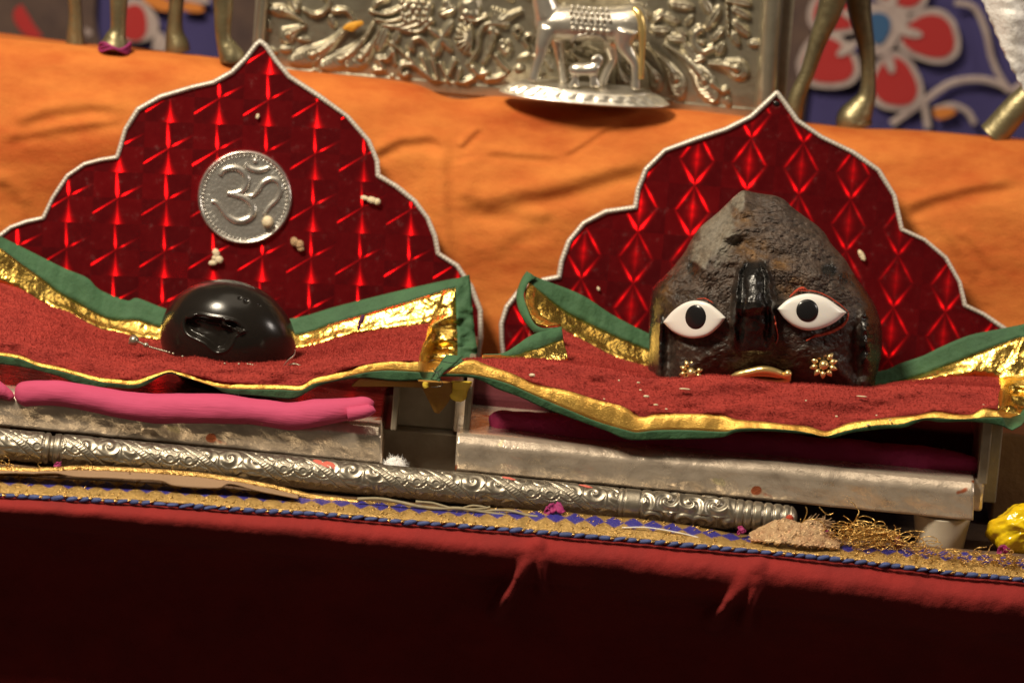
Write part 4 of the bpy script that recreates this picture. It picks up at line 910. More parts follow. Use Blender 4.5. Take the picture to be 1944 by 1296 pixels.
R2 = [(1012, 600), (1040, 612), (1070, 626), (1123, 654), (1164, 675), (1225, 694), (1300, 712), (1450, 738), (1560, 746), (1657, 742), (1736, 722), (1789, 716), (1841, 714), (1897, 716)]
RC = [(880, 681), (929, 681), (965, 681), (1003, 683), (1076, 691), (1135, 698), (1193, 713), (1229, 718), (1266, 720), (1310, 718), (1342, 713), (1400, 717), (1472, 729), (1530, 730), (1595, 735), (1650, 738), (1690, 733), (1750, 730), (1820, 732), (1899, 738)]
R3 = [(x, y) for x, y in zip(np.linspace(985, 1899, 20), np.interp(np.linspace(985, 1899, 20), [p[0] for p in RC], [p[1] for p in RC]))]
R3 = [(x, (y + (6 if 1230 < x < 1660 else -8 if x < 1230 else -5))) for x, y in R3]
R5 = [(882, 684), (900, 683), (929, 694), (973, 709), (1017, 729), (1076, 741), (1135, 759), (1182, 771), (1217, 791), (1246, 786), (1311, 785), (1369, 788), (1400, 796), (1450, 800), (1500, 806), (1534, 809), (1566, 818), (1587, 812), (1618, 801), (1684, 793), (1736, 788), (1776, 781), (1815, 786), (1844, 786), (1867, 775), (1894, 779)]
R6 = [(846, 709), (900, 712), (959, 726), (1017, 751), (1076, 776), (1135, 800), (1193, 817), (1211, 820), (1252, 816), (1311, 816), (1375, 819), (1400, 814), (1450, 813), (1500, 816), (1539, 822), (1568, 827), (1605, 818), (1657, 808), (1710, 805), (1736, 797), (1762, 793), (1815, 795), (1867, 793), (1902, 792)]
R7 = [(826, 714), (900, 718), (944, 738), (988, 754), (1032, 774), (1105, 801), (1152, 818), (1193, 834), (1252, 834), (1311, 833), (1369, 830), (1400, 820), (1450, 818), (1500, 821), (1552, 826), (1579, 831), (1618, 821), (1684, 813), (1718, 811), (1752, 798), (1789, 801), (1841, 800), (1880, 804), (1908, 810)]
sR = [((1950, 613), (1975, 606)), ((1950, 640), (1980, 636)), ((1962, 705), (1990, 700)), ((1958, 730), (1990, 728)), ((1955, 762), (1985, 760)), ((1935, 786), (1960, 790)), ((1918, 793), (1945, 800)), ((1922, 815), (1938, 806))]
cushR = cushion('velvet seat cloth on the right throne, rucked up in front of the stone with eyes', [(R0, .070), (R1, .067), (R2, .060), (R3, .034), (RC, .003), (R5, -.0085), (R6, -.0105), (R7, -.010)], sR, [.069, .066, .060, .055, .050, .038, .010, -.006], 71, PY(1400, 740, 0.02))
def band(name, A_, B_, Ya, Yb, m, parent, n=90, nv=7, seed=0, th=0.0008, rip=0.0006):
    qa = resample(catmull(A_, 300), n); qb = resample(catmull(B_, 300), n); v = np.linspace(0, 1, nv)[:, None]
    Ya = np.interp(np.linspace(0, 1, n), np.linspace(0, 1, len(Ya)), Ya); Yb = np.interp(np.linspace(0, 1, n), np.linspace(0, 1, len(Yb)), Yb)
    px = qa[None, :, 0] * (1 - v) + qb[None, :, 0] * v; py = qa[None, :, 1] * (1 - v) + qb[None, :, 1] * v
    Y = Ya[None] * (1 - v) + Yb[None] * v - rip * fbm(px / 22, py / 22, seed, 3) - 0.0009 * np.sin(np.pi * v)
    return solid(obj(name, PYn(px, py, Y), grid_faces(nv, n)[:, ::-1], m, parent), th)
# folded left corner of the right cushion
band('corner_border', b2([(345, 125), (318, 170), (285, 270), (300, 370), (360, 470), (430, 520), (555, 478)]), b2([(400, 165), (352, 195), (322, 270), (345, 360), (390, 455), (450, 492), (562, 495)]), [.070, .066, .058, .05, .044, .038, .032], [.069, .064, .056, .048, .042, .036, .031], M['green'], cushR, seed=81)
band('corner_border', b2([(562, 485), (420, 520), (330, 565), (200, 655), (60, 668)]), b2([(570, 560), (450, 610), (350, 640), (260, 668), (60, 690)]), [.031, .026, .022, .016, .012], [.030, .024, .020, .014, .010], M['green'], cushR, seed=82)
band('corner_ribbon', b2([(572, 555), (450, 608), (350, 638), (240, 668), (50, 672)]), b2([(605, 700), (560, 715), (470, 718), (330, 712), (50, 702)]), [.030, .024, .020, .014, .008], [.026, .020, .016, .010, .005], M['gold_foil'], cushR, seed=83)
band('corner_ribbon', b2([(355, 200), (328, 280), (350, 380), (400, 460), (470, 485)]), b2([(400, 240), (390, 320), (420, 400), (470, 440), (560, 470)]), [.068, .060, .052, .045, .041], [.067, .060, .054, .048, .044], M['gold_foil'], cushR, seed=84)
# green corner where its front edge laps over the left cloth, and ribbon ends below
a8 = lambda p: zc(700, 640, 4.983, p)
band('corner_border', a8([(740, 178), (700, 235), (640, 320), (595, 400)]), a8([(880, 190), (800, 270), (700, 345), (670, 420)]), [.000, -.004, -.008, -.010], [-.001, -.006, -.011, -.0122], M['green'], cushR, seed=85)
band('ribbon_tail', a8([(470, 400), (530, 500), (600, 640), (640, 705)]), a8([(790, 420), (780, 540), (720, 640), (650, 710)]), [.0, .004, .006, .007], [.0, .004, .006, .007], M['ochre_cloth'], cushL, seed=86)
band('ribbon_tail', a8([(790, 410), (768, 500), (780, 560), (830, 590)]), a8([(975, 415), (930, 500), (910, 570), (860, 595)]), [.0, .003, .004, .005], [.0, .003, .004, .005], M['yellow_cloth'], cushR, seed=87)
band('ribbon_tail', a8([(530, 420), (525, 455), (540, 475)]), a8([(560, 425), (555, 450), (552, 470)]), [.0, .0, .0], [.0, .0, .0], M['yellow_cloth'], cushL, seed=88)
band('underside', a7([(760, 440), (1000, 462), (1240, 468)]), a7([(700, 500), (1000, 500), (1230, 510)]), [.005, .005, .005], [.012, .012, .012], M['ochre_cloth'], cushL, seed=89)
mb = MB()
for p in ([(620, 180), (660, 200), (700, 190)], [(600, 290), (640, 330), (700, 285)], [(610, 380), (640, 310), (660, 290)], [(650, 330), (680, 400), (700, 450), (640, 470), (590, 470)], [(560, 240), (620, 215), (760, 240), (890, 245)], [(590, 400), (625, 345), (690, 330)]):
    mb.tube([tuple(PY(x, y, -0.0138)) for x, y in catmull(a8(p), 24)], 0.00013, 5)
mb.build('loose_thread', M['black'], cushR)
# ================================================================== the two stones
def poly_sdf(px, py, poly):          # positive inside
    P = np.asarray(poly, float); Q = np.roll(P, -1, 0); best = np.full(px.shape, 1e9); ins = np.zeros(px.shape, bool)
    for (ax, ay), (bx, by) in zip(P, Q):
        d, _ = seg_d(px, py, (ax, ay), (bx + 1e-9, by)); best = np.minimum(best, d)
        c = ((ay > py) != (by > py)) & (px < (bx - ax) * (py - ay) / (by - ay + 1e-12) + ax); ins ^= c
    return np.where(ins, best, -best)
# polished black stone with a hollow
BCX, BCY, BY = 433, 645, 0.040
nu, nv = 300, 190
th = np.linspace(0, 2 * np.pi, nu, endpoint=False)[None]; ph = np.linspace(0, np.pi, nv)[:, None]
ca, sa = np.cos(ROLL + 0.02), np.sin(ROLL + 0.02)
ux, uz = np.sin(ph) * np.cos(th), np.sin(ph) * np.sin(th)
ex = 1.0; qx = BCX + (ux * 129.5 * ca - uz * 113 * sa * 0.5); qy = BCY + (ux * 129.5 * sa * 0.4 - uz * 115)
cv = zc(290, 510, 6.17, [(330, 590), (380, 520), (430, 492), (560, 508), (700, 540), (880, 562), (980, 590), (1060, 650), (1120, 720), (1060, 750), (985, 800), (950, 880), (910, 950), (850, 1000), (760, 1020), (700, 990), (600, 900), (500, 840), (400, 790), (340, 710)])
cv = catmull(cv, 80, True); cv = cv.mean(0) + (cv - cv.mean(0)) * (0.92, 0.86)
sd = poly_sdf(qx, qy, cv); frontm = (ph < 1.45)
dent = np.where(frontm, 0.0034 * sstep(0, 12, sd) + 0.0010 * sstep(9, 28, sd), 0)
lumps = np.zeros(sd.shape)
for (x, y), r_, a in [((363, 602), 8, .0030), ((376, 612), 6, .0008)]: lumps += a * np.exp(-((qx - x) ** 2 + (qy - y) ** 2) / r_ ** 2)
for a_, b_ in (((424, 615), (460, 630)), ((430, 606), (446, 604))): d_, _t = seg_d(qx, qy, a_, b_); lumps += 0.0026 * np.exp(-(d_ / 4.0) ** 2) * (1 + 0.5 * fbm(qx / 4, qy / 4, 5, 2))
lip = 0.0003 * np.exp(-((sd + 1.5) / 2.2) ** 2) * frontm
dent = np.clip(dent - lumps * (sd > 0), -0.001, 1) - lip + np.where(sd > 3, 0.0002 * fbm(qx / 9, qy / 9, 6, 2), 0)
nic = 0
for (x, y), r_ in [((455, 566), 2.0), ((468, 572), 3.2), ((492, 580), 2)]: nic = nic + 0.0009 * np.exp(-((qx - x) ** 2 + (qy - y) ** 2) / r_ ** 2)
dent = dent + np.where(frontm, nic, 0)
dep = 0.0225
Yb_ = BY - dep * np.cos(ph) * (1 + 0 * th) + dent
vv = PYn(qx, qy, np.where(ph < 1.58, Yb_, BY - dep * np.cos(ph)))
bst = obj('black_stone', vv, grid_faces(nv, nu, False, True)[:, ::-1], M['polished'])
tag(bst, 'smooth polished black round stone with a hollow in its face on the left cushion', 'stone')

# rough stone with a face
SX, SY, SS = 1180, 340, 3.085
SO = [(152, 1300), (150, 1150), (163, 1000), (160, 850), (166, 700), (190, 622), (285, 535), (368, 430), (420, 335), (455, 285), (565, 195), (640, 122), (690, 72), (722, 64), (800, 84), (880, 92), (940, 108), (1000, 165), (1100, 238), (1182, 300), (1222, 372), (1310, 470), (1362, 560), (1432, 650), (1492, 750), (1522, 850), (1530, 950), (1518, 1060), (1490, 1160), (1475, 1300)]
SC0 = np.array((850., 760.)); so = resample(SO, 900, True); so = catmull(resample(SO, 70, True), 900, True)
ang = np.arctan2(so[:, 1] - SC0[1], so[:, 0] - SC0[0]); rad = np.hypot(so[:, 1] - SC0[1], so[:, 0] - SC0[0]); od = np.argsort(ang)
def s_rad(a): return np.interp(a, ang[od], rad[od], period=2 * np.pi)
YS = 0.056
def s_base(x, y):
    a = np.arctan2(y - SC0[1], x - SC0[0]); t = np.clip(np.hypot(x - SC0[0], y - SC0[1]) / s_rad(a), 0, 1)
    sl = np.interp(y, [60, 300, 480, 560, 720, 1000, 1300], [0.50, 0.68, 0.86, 0.93, 1.0, 1.03, 1.0])
    return 0.029 * (1 - t ** 2.6) ** 0.5 * sl
def s_feat(x, y):
    y0_, x0_ = y, x; y = y + 22 * fbm(x / 70, y / 70, 23, 2); x = x + 13 * fbm(x / 50, y / 50, 24, 2)
    hw = np.interp(y, [440, 475, 520, 560, 700, 850, 950, 1010, 1050], [24, 60, 94, 106, 128, 144, 140, 110, 50]); nx_ = np.interp(y, [480, 1040], [772, 776])
    hgt = np.interp(y, [455, 520, 620, 720, 752, 800, 900, 1000, 1040], [0, .0044, .0074, .0112, .0114, .0078, .0056, .0044, 0.0])
    r_ = (x - nx_) / hw; nose = hgt * np.clip(1 - np.abs(r_) ** 2, 0, 1) ** 0.9
    nose = nose + sstep(470, 540, y) * sstep(1000, 900, y) * (0.0030 * np.exp(-((np.abs(r_) - 0.82) / 0.13) ** 2) - 0.0016 * np.exp(-((np.abs(r_) - 0.52) / 0.13) ** 2)) + 0.0006 * fbm(x / 40, y / 50, 19, 2) * (np.abs(r_) < 1)
    f = nose; y, x = y0_, x0_
    f = f + 0.0012 * np.exp(-((x - nx_ - 70) / 22) ** 2 - ((y - 640) / 150) ** 2) + 0.0010 * np.exp(-((x - nx_ + 80) / 20) ** 2 - ((y - 640) / 130) ** 2)
    d, t = seg_d(x, y, (470, 530), (690, 470)); f = f + 0.0030 * np.exp(-(d / 55) ** 2)
    d, t = seg_d(x, y, (880, 520), (1180, 560)); f = f + 0.0018 * np.exp(-(d / 70) ** 2)
    for cx_, cy_, sx_, sy_, a in ((425, 830, 170, 110, -.0026), (1110, 790, 190, 110, -.0024), (420, 525, 40, 45, -.0030), (1210, 530, 45, 45, -.0022), (280, 1000, 34, 150, -.0040), (1370, 1050, 40, 190, -.0036), (620, 520, 70, 25, -.0014)):
        f = f + a * np.exp(-((x - cx_) / sx_) ** 2 - ((y - cy_) / sy_) ** 2)
    d, t = seg_d(x, y, (222, 850), (205, 1180)); f = f + 0.0042 * np.exp(-(d / 30) ** 2)
    d, t = seg_d(x, y, (1445, 790), (1440, 1180)); f = f + 0.0050 * np.exp(-(d / 48) ** 2) * (1 + 0.8 * fbm(x / 60, y / 45, 15, 2))
    # flat grey flake on the upper left: a plane with a ridge on its right side
    d, t = seg_d(x, y, (735, 70), (640, 330)); f = f + 0.0028 * np.exp(-(d / 45) ** 2)
    d, t = seg_d(x, y, (640, 330), (460, 520)); f = f + 0.0020 * np.exp(-(d / 40) ** 2)
    d, t = seg_d(x, y, (640, 360), (960, 470)); f = f - 0.0015 * np.exp(-(d / 30) ** 2)
    return f
def smoothmask(x, y, pts):
    m = 0
    for cx_, cy_, sx_, sy_ in pts: m = np.maximum(m, np.exp(-((x - cx_) / sx_) ** 2 - ((y - cy_) / sy_) ** 2))
    return m
nu, nr = 520, 250
aa = np.linspace(-np.pi, np.pi, nu, endpoint=False)[None]; t = (np.linspace(0.0, 1, nr)[:, None]) ** 0.8
x = SC0[0] + t * s_rad(aa) * np.cos(aa); y = SC0[1] + t * s_rad(aa) * np.sin(aa)
edge = sstep(1.0, 0.86, t)
eye_m = smoothmask(x, y, [(425, 825, 170, 95), (1112, 780, 190, 100)])
hw = np.interp(y, [440, 475, 520, 560, 700, 850, 950, 1010, 1060], [24, 60, 94, 106, 128, 144, 140, 110, 50]); nose_m = sstep(1.25, 0.70, abs(x - 775 + 26 * fbm(x / 50, y / 50, 25, 3)) / hw) * sstep(455, 500, y) * sstep(1060, 1010, y)
rough = 0.0024 * fbm(x / 120, y / 90, 11, 2) + 0.0010 * fbm(x / 44, y / 30, 12, 3) + 0.00040 * fbm(x / 12, y / 9, 13, 3)
rid = np.abs(fbm(x / 55, y / 40, 14, 3)); rough = rough - 0.0005 * np.exp(-(rid / 0.06) ** 2)
flake = sstep(0.9, 1.1, smoothmask(x, y, [(560, 330, 170, 190)]) * 2.0) * (x < 660 - (y - 100) * 0.3)
rough = rough * (1 - 0.45 * sstep(640, 800, y)) * (1 - 0.85 * nose_m) * (1 - 0.55 * flake)
dpt = s_base(x, y) + (s_feat(x, y) + rough) * edge + rough * (1 - edge) * 0.6
gloss = np.clip(np.maximum.reduce([nose_m, sstep(0.3, 0.7, smoothmask(x, y, [(1450, 950, 80, 260), (420, 525, 45, 50), (1215, 535, 55, 50), (1300, 580, 40, 50), (235, 950, 26, 220), (160, 640, 40, 60)])), sstep(0.86, 0.97, t) * (y > 560), 0.42 * sstep(620, 820, y)]) + 0.25 * fbm(x / 30, y / 30, 16, 2), 0, 1)
grey = np.clip(sstep(0.25, 0.6, smoothmask(x, y, [(560, 300, 120, 190), (470, 430, 60, 90), (690, 120, 50, 60)]) + 0.3 * fbm(x / 35, y / 30, 17, 3)), 0, 1) * (x < 720)  # grey of the flake, also painting in the light on that upper left plane
ochre = np.clip(smoothmask(x, y, [(770, 430, 90, 70), (700, 230, 60, 60), (700, 370, 90, 40), (980, 650, 60, 50), (240, 640, 50, 50), (930, 500, 60, 40), (1020, 600, 50, 30)]) * (0.9 + 1.4 * fbm(x / 30, y / 26, 18, 3)), 0, 1)
fv = PYn(SX + x / SS, SY + y / SS, YS - dpt)
bt = np.linspace(1, 0, 24)[1:, None]; xb = SC0[0] + bt * s_rad(aa) * np.cos(aa); yb_ = SC0[1] + bt * s_rad(aa) * np.sin(aa)
bv = PYn(SX + xb / SS, SY + yb_ / SS, YS + 0.018 * (1 - bt ** 2.4) ** 0.5)
allv = np.vstack([fv.reshape(-1, 3), bv.reshape(-1, 3)]); z_ = np.zeros(bv.shape[0] * nu)
def stone_mat():
    m, nt, b = newmat('rough_dark_stone')
    tc = nd(nt, 'ShaderNodeTexCoord').outputs['Object']
    at = lambda n: (lambda q: (setattr(q, 'attribute_name', n), q.outputs['Fac'])[1])(nd(nt, 'ShaderNodeAttribute'))
    c = ramp(nt, noise_tex(nt, tc, 330, 6, 0.7), [(0.34, (0.024, 0.015, 0.010)), (0.52, (0.062, 0.040, 0.029)), (0.70, (0.135, 0.094, 0.070))])
    c = mixc(nt, at('ochre'), c, ramp(nt, noise_tex(nt, tc, 300, 5, 0.7), [(0.35, (0.06, 0.03, 0.014)), (0.65, (0.20, 0.105, 0.035))]))
    c = mixc(nt, at('grey'), c, ramp(nt, noise_tex(nt, tc, 500, 6, 0.7), [(0.35, (0.10, 0.086, 0.064)), (0.65, (0.24, 0.21, 0.165))]))
    g = at('gloss'); c = mixc(nt, g, c, (0.009, 0.008, 0.0075)); nt.links.new(c, b.inputs['Base Color'])
    rg = noise_tex(nt, tc, 400, 3, 0.6)
    nt.links.new(mth(nt, 'MULTIPLY_ADD', g, -0.22, mth(nt, 'MULTIPLY_ADD', rg, 0.35, 0.30)), b.inputs['Roughness'])
    bn = nd(nt, 'ShaderNodeBump'); bn.inputs['Distance'].default_value = 0.0006; nt.links.new(mth(nt, 'SUBTRACT', 1.0, mth(nt, 'MULTIPLY', g, 0.75)), bn.inputs['Strength'])
    nt.links.new(noise_tex(nt, tc, 620, 6, 0.7), bn.inputs['Height']); nt.links.new(bn.outputs[0], b.inputs['Normal'])
    return m
M['stone'] = stone_mat()
sf = obj('stone_face', allv, grid_faces(nr + 23, nu, False, True), M['stone'], attrs={'gloss': np.concatenate([gloss.ravel(), z_]), 'grey': np.concatenate([grey.ravel(), z_]), 'ochre': np.concatenate([ochre.ravel(), z_])})
tag(sf, 'rough dark stone with white enamel eyes and gold lips on the right cushion', 'stone idol')
def Ysurf(x, y): return YS - float(s_base(np.array(x, float), np.array(y, float)))
def SPt(x, y, off): return tuple(PY(SX + x / SS, SY + y / SS, Ysurf(x, y) - off))
def almond(top, botm, n=80):
    up_ = catmull(top, n); lo_ = catmull(botm, n); return np.vstack([up_, lo_[::-1][1:-1]])
def eye(top, botm, pc, prx, pry, off):
    ol = almond(top, botm); c = ol.mean(0); rings = 14; vv = []
    for k in range(rings):
        s = 1 - k / (rings - 1)
        for x, y in ol:
            xx, yy = c[0] + (x - c[0]) * s, c[1] + (y - c[1]) * s; vv.append(SPt(xx, yy, off + 0.0013 * math.sqrt(max(0, 1 - s ** 7))))
    n = len(ol); back = [SPt(x, y, -0.003) for x, y in ol]
    f = grid_faces(rings, n, False, True).tolist(); N = rings * n; f += [(N + k, N + (k + 1) % n, (k + 1) % n, k) for k in range(n)]
    e = obj('eye', vv + back, f, M['white'], sf)
    mb = MB(); rg = 10; nn = 40; v = []
    for k in range(rg):
        s = 1 - k / (rg - 1)
        for j in range(nn):
            a = 2 * math.pi * j / nn; v.append(SPt(pc[0] + prx * s * math.cos(a), pc[1] + pry * s * math.sin(a), off + 0.00125 + 0.0009 * math.sqrt(max(0, 1 - s ** 2.2))))
    mb.add(v, grid_faces(rg, nn, False, True)); mb.build('pupil', M['black'], e)
    return ol
oL = eye([(243, 838), (300, 772), (370, 725), (440, 711), (510, 728), (570, 772), (611, 812)], [(243, 838), (300, 893), (370, 925), (440, 931), (510, 912), (570, 864), (611, 812)], (434, 808), 62, 72, 0.0030)
oR = eye([(911, 760), (970, 708), (1040, 678), (1110, 671), (1190, 692), (1260, 738), (1318, 781)], [(911, 760), (960, 822), (1020, 866), (1090, 886), (1170, 874), (1250, 838), (1318, 781)], (1088, 770), 66, 67, 0.0030)
def sd_surf(x, y, off):              # on the sculpted surface, without the fine roughness
    x_, y_ = np.array(float(x)), np.array(float(y)); return tuple(PY(SX + x / SS, SY + y / SS, YS - float(s_base(x_, y_) + s_feat(x_, y_)) - off))
def flower(cx_, cy_, n, rr_, a0_, sq=1.0):
    mb = MB()
    c = Vector(sd_surf(cx_, cy_, 0.0012)); mb.ball(tuple(c + Vector((0, -0.0008, 0))), 0.0019, 14, 10)
    mb2 = MB()
    for k in range(n):
        a = a0_ + 2 * math.pi * k / n; ca_, sa_ = math.cos(a) * sq, math.sin(a)
        p0 = c + (RIGHT * ca_ + UP * sa_) * (rr_ * 0.40); p1 = c + (RIGHT * ca_ + UP * sa_) * rr_ + Vector((0, 0.0004, 0))
        q = np.array([tuple(p0.lerp(p1, t_)) for t_ in np.linspace(0, 1, 9)]); mb.tube(q, np.array([.25, .6, .9, 1.0, 1.0, .9, .7, .45, .15]) * rr_ * 0.205, 10)
    dk = MB(); dk.ball(tuple(c + Vector((0, 0.0016, 0))), (rr_ * 0.78 * sq, 0.0012, rr_ * 0.78), 24, 8); 
    o = mb.build('cheek_ornament', M['gold_old'], sf); dk.build('setting', M['black'], o)
M['gold_old'] = mat('antique_gold', (0.88, 0.68, 0.32), 0.34, 0.85, n2=(0.66, 0.46, 0.2), nscale=300)
flower(1184, 1085, 10, 0.0056, 0.25); flower(408, 1130, 10, 0.0052, 0.2, 0.92)
mb = MB()
def lip(p, r_, o=0.0016):
    q = np.array([sd_surf(x, y, o) for x, y in catmull(p, 50)]); mb.tube(q, np.interp(np.linspace(0, 1, 50), [0, .12, .5, .88, 1], [r_ * .45, r_ * .8, r_, r_ * .8, r_ * .5]) * K / SS * 1.0, 10)
lip([(636, 1162), (690, 1143), (760, 1127), (820, 1116), (880, 1123), (940, 1144), (988, 1164)], 26, 0.0042); lip([(640, 1166), (700, 1172), (760, 1176), (830, 1180), (900, 1184), (960, 1180), (988, 1168)], 22, 0.0046)
lip([(700, 1158), (760, 1146), (820, 1143), (880, 1148), (930, 1160)], 14, 0.0050)
mb.ball(sd_surf(974, 1140, 0.0050), 0.0016, 10, 8); mb.ball(sd_surf(965, 1175, 0.0040), 0.0012, 10, 8)
mb.build('mouth', M['gold'], sf)
mb = MB(); dkp = [sd_surf(x, y, 0.0024) for x, y in catmull([(720, 1160), (770, 1152), (830, 1150), (890, 1156), (920, 1164), (870, 1170), (800, 1171), (740, 1168)], 30, True)]
mb.add([sd_surf(815, 1165, 0.0028)] + dkp, [(0, 1 + k, 1 + (k + 1) % 30) for k in range(30)]); mb.build('mouth_gap', M['black'], sf)
mb = MB()
def smear(p, r_, o=0.0014, seed=0):
    mb = MB(); q = catmull(p, 60); t_ = np.arange(60); mb.tube(np.array([sd_surf(x + 4 * vnoise(k / 4, 0, seed), y + 4 * vnoise(k / 4, 5, seed), o) for k, (x, y) in enumerate(q)]), r_ * K / SS * (1 + 0.7 * fbm(t_ / 5, t_ * 0, seed, 2)) * np.sin(np.pi * np.clip((t_ + 2) / 63, 0, 1)) ** .4, 7, flat=0.5); mb.build('red_powder', M['kumkum'], sf)
smear([(985, 690), (1030, 650), (1060, 640), (1090, 655)], 20, .0012, 1); smear([(1040, 655), (1120, 655), (1200, 682), (1270, 728), (1330, 780)], 8, .0022, 2)
smear([(1325, 800), (1310, 840), (1260, 880), (1200, 905), (1130, 920), (1080, 945)], 11, .0014, 3); smear([(1330, 780), (1320, 830), (1290, 862)], 9, .0018, 4)
smear([(440, 702), (490, 700), (540, 725)], 7, .0022, 5); smear([(895, 800), (905, 860), (915, 920), (905, 960)], 9, .0012, 6)


# ------------------------------------------------------------------ bolsters under the cloths
def roll(name, pts, rad, Y, m, label, cat, seed, flat=1.0, n=150, extra=None, amp=0.10):
    q = resample(catmull(pts, 300), n); r_ = np.interp(np.linspace(0, 1, n), np.linspace(0, 1, len(rad)), rad) * K
    e = np.linspace(0, 1, n); cap = np.minimum(np.sqrt(np.clip(1 - (1 - np.clip(e / .03, 0, 1)) ** 2, 0.02, 1)), np.sqrt(np.clip(1 - (1 - np.clip((1 - e) / .03, 0, 1)) ** 2, 0.02, 1)))
    mb = MB(); P = np.array([tuple(PY(x, y, Y)) for x, y in q]); mb.tube(P, r_ * cap, 36, flat=flat, up=(0, -1, 0.0))
    v = mb.v[0].reshape(n, 36, 3); c = P[:, None]; a = np.linspace(0, 1, 36, endpoint=False)[None]
    nz = fbm(np.arange(n)[:, None] / 9 + 0 * a, np.minimum(a, 1 - a) * 8 + 0 * np.arange(n)[:, None], seed, 3)
    mb.v[0] = (c + (v - c) * (1 + amp * nz)[..., None]).reshape(-1, 3)
    for ex_ in (extra or []): mb.tube(*ex_)
    return tag(mb.build(name, m), label, cat)
ext = [(np.array([tuple(PY(x, y, -.007)) for x, y in catmull([(660, 786), (690, 781), (704, 776), (709, 772)], 20)]), np.interp(np.linspace(0, 1, 20), [0, .5, .85, 1], [14, 12, 9, 2]) * K, 14)]
roll('bolster', [(28, 752), (60, 746), (120, 747), (190, 760), (260, 772), (330, 775), (420, 776), (500, 783), (552, 790), (600, 784), (650, 778), (690, 769), (710, 763)], [24, 24, 24, 25, 27, 29, 29, 28, 25, 26, 27, 22, 14], -0.003, M['pink'], 'long pink cotton bolster lying on the front of the left throne', 'bolster', 91, 1.0, extra=ext, amp=0.07)
roll('bolster', [(-120, 712), (-60, 720), (-20, 732), (14, 748), (22, 758)], [26, 26, 24, 17, 7], -0.003, M['pink'], 'short end of a pink bolster at the left edge of the photo', 'bolster', 92)
roll('bolster', [(928, 792), (980, 806), (1100, 820), (1250, 834), (1400, 848), (1550, 862), (1700, 874), (1800, 880), (1864, 886)], [22, 32, 36, 36, 36, 36, 34, 30, 16], 0.014, M['magenta'], 'dark magenta folded bolster shaded under the right velvet cloth', 'bolster', 93, 0.9, amp=0.22)

# ------------------------------------------------------------------ engraved silver baton
RB = 0.0060
pa, pb = PY(-70, 836, -0.0135), PY(1513, 987, -0.0145)
ax = (pb - pa); LB = ax.length; ax.normalize(); up0 = (Vector((0, 0, 1)) - ax * ax.z).normalized(); fr0 = ax.cross(up0); fr0 = fr0 if fr0.y < 0 else -fr0
nS, nP = 1900, 170
s = np.linspace(0, 1, nS)[:, None]; phi = np.linspace(0, 2 * np.pi, nP, endpoint=False)[None]
px = -70 + 1583 * s; kx = 37.0; Lw = np.pi * kx; wv = px - kx * phi
kk = np.floor(wv / Lw); f = (wv / Lw - kk) * Lw; dist = np.minimum(f, Lw - f); sgn = np.where(f < Lw / 2, f, f - Lw)
arc = phi * 31
hgt = np.zeros((nS, nP))
inb = dist < 10
hatch = 0.10 * np.sin((px * 0.55 + arc * 0.8) * 1.15)
hgt = np.where(inb, 0.10 + hatch * (dist < 7.5), hgt) - 0.75 * np.exp(-((dist - 11) / 1.7) ** 2)
rowh, colw = 27.0, 36.0
rw = np.floor(arc / rowh); dy = arc - (rw + .5) * rowh; cxs = px / colw + 0.5 * (rw % 2); dx = (cxs - np.floor(cxs) - .5) * colw
ds = np.hypot(dx, (dy + 9) * 1.15); sc_ = -0.7 * np.exp(-((ds - 19) / 1.8) ** 2) + 0.18 * np.sqrt(np.clip(1 - (ds / 20) ** 2, 0, 1)) - 0.5 * sstep(7.5, 5.0, np.hypot(dx, dy + 3)) + 0.10 * np.exp(-((np.hypot(dx, dy + 3) - 8.5) / 1.3) ** 2) + 0.08 * np.sin(np.arctan2(dy, dx) * 16) * (ds > 10)
cell = 46.0; ry = np.floor(arc / 48.7); dy2 = arc - (ry + .5) * 48.7; c2 = px / cell + .37 * ry; k2 = np.floor(c2); dx2 = (c2 - k2 - .5) * cell
r2 = np.hypot(dx2, dy2) + 1e-3; t2 = np.arctan2(dy2, dx2) * np.where(k2 % 2, 1, -1)
spr = np.cos(t2 - 1.15 * np.sqrt(r2) * 2.2); spir = np.where(r2 < 21, 0.42 * spr + 0.25 * np.exp(-(r2 / 4) ** 2), 0.32 * np.sin(t2 * 6 + r2 * 0.35))
hgt = hgt + np.where(~inb & (dist > 12), np.where(kk % 2 == 0, sc_, spir), 0)
bold = (px > 1216) & (px < 1392); hgt = np.where(bold, 0.85 * np.sin(t2 * 2 + r2 * .32 + 2.0 * fbm(px / 26, arc / 26, 41, 2)) * sstep(1216, 1226, px) * sstep(1392, 1382, px), hgt)
plain = ((px > 84) & (px < 118)) | ((px > 1172) & (px <= 1216)) | (px >= 1392) ; hgt = np.where(plain, 0.12, hgt)
for g, wd, a in ((84, 2, 1.1), (97, 2.4, 2.6), (101, 2.4, 2.6), (117, 2, 1.1), (107, 1.5, .5), (1174, 2, 1), (1184, 1.6, .8), (1216, 2, 1), (1396, 2, 1), (1412, 2.5, 1.3), (1428, 2.5, 1.2), (1448, 3, 1.4), (1466, 3, 1.3), (1484, 3, 1.3), (1498, 2.5, 1.0)): hgt = hgt - a * np.exp(-((px - g) / wd) ** 2)
hgt = hgt + 0.25 * fbm(px / 30, np.minimum(arc, 195 - arc) / 20, 44, 3)
rb = RB * (1 + 0.03 * np.sin(px / 300)) * np.where(px > 1390, 1 - 0.10 * ((px - 1390) / 123) ** 1.5, 1) * np.sqrt(np.clip(1 - np.clip((px - 1497) / 17, 0, 1) ** 2, 0.0005, 1)) * np.ones((1, nP))
rr_ = rb + 0.00042 * hgt * (px < 1500)
sag = -0.0000 * s
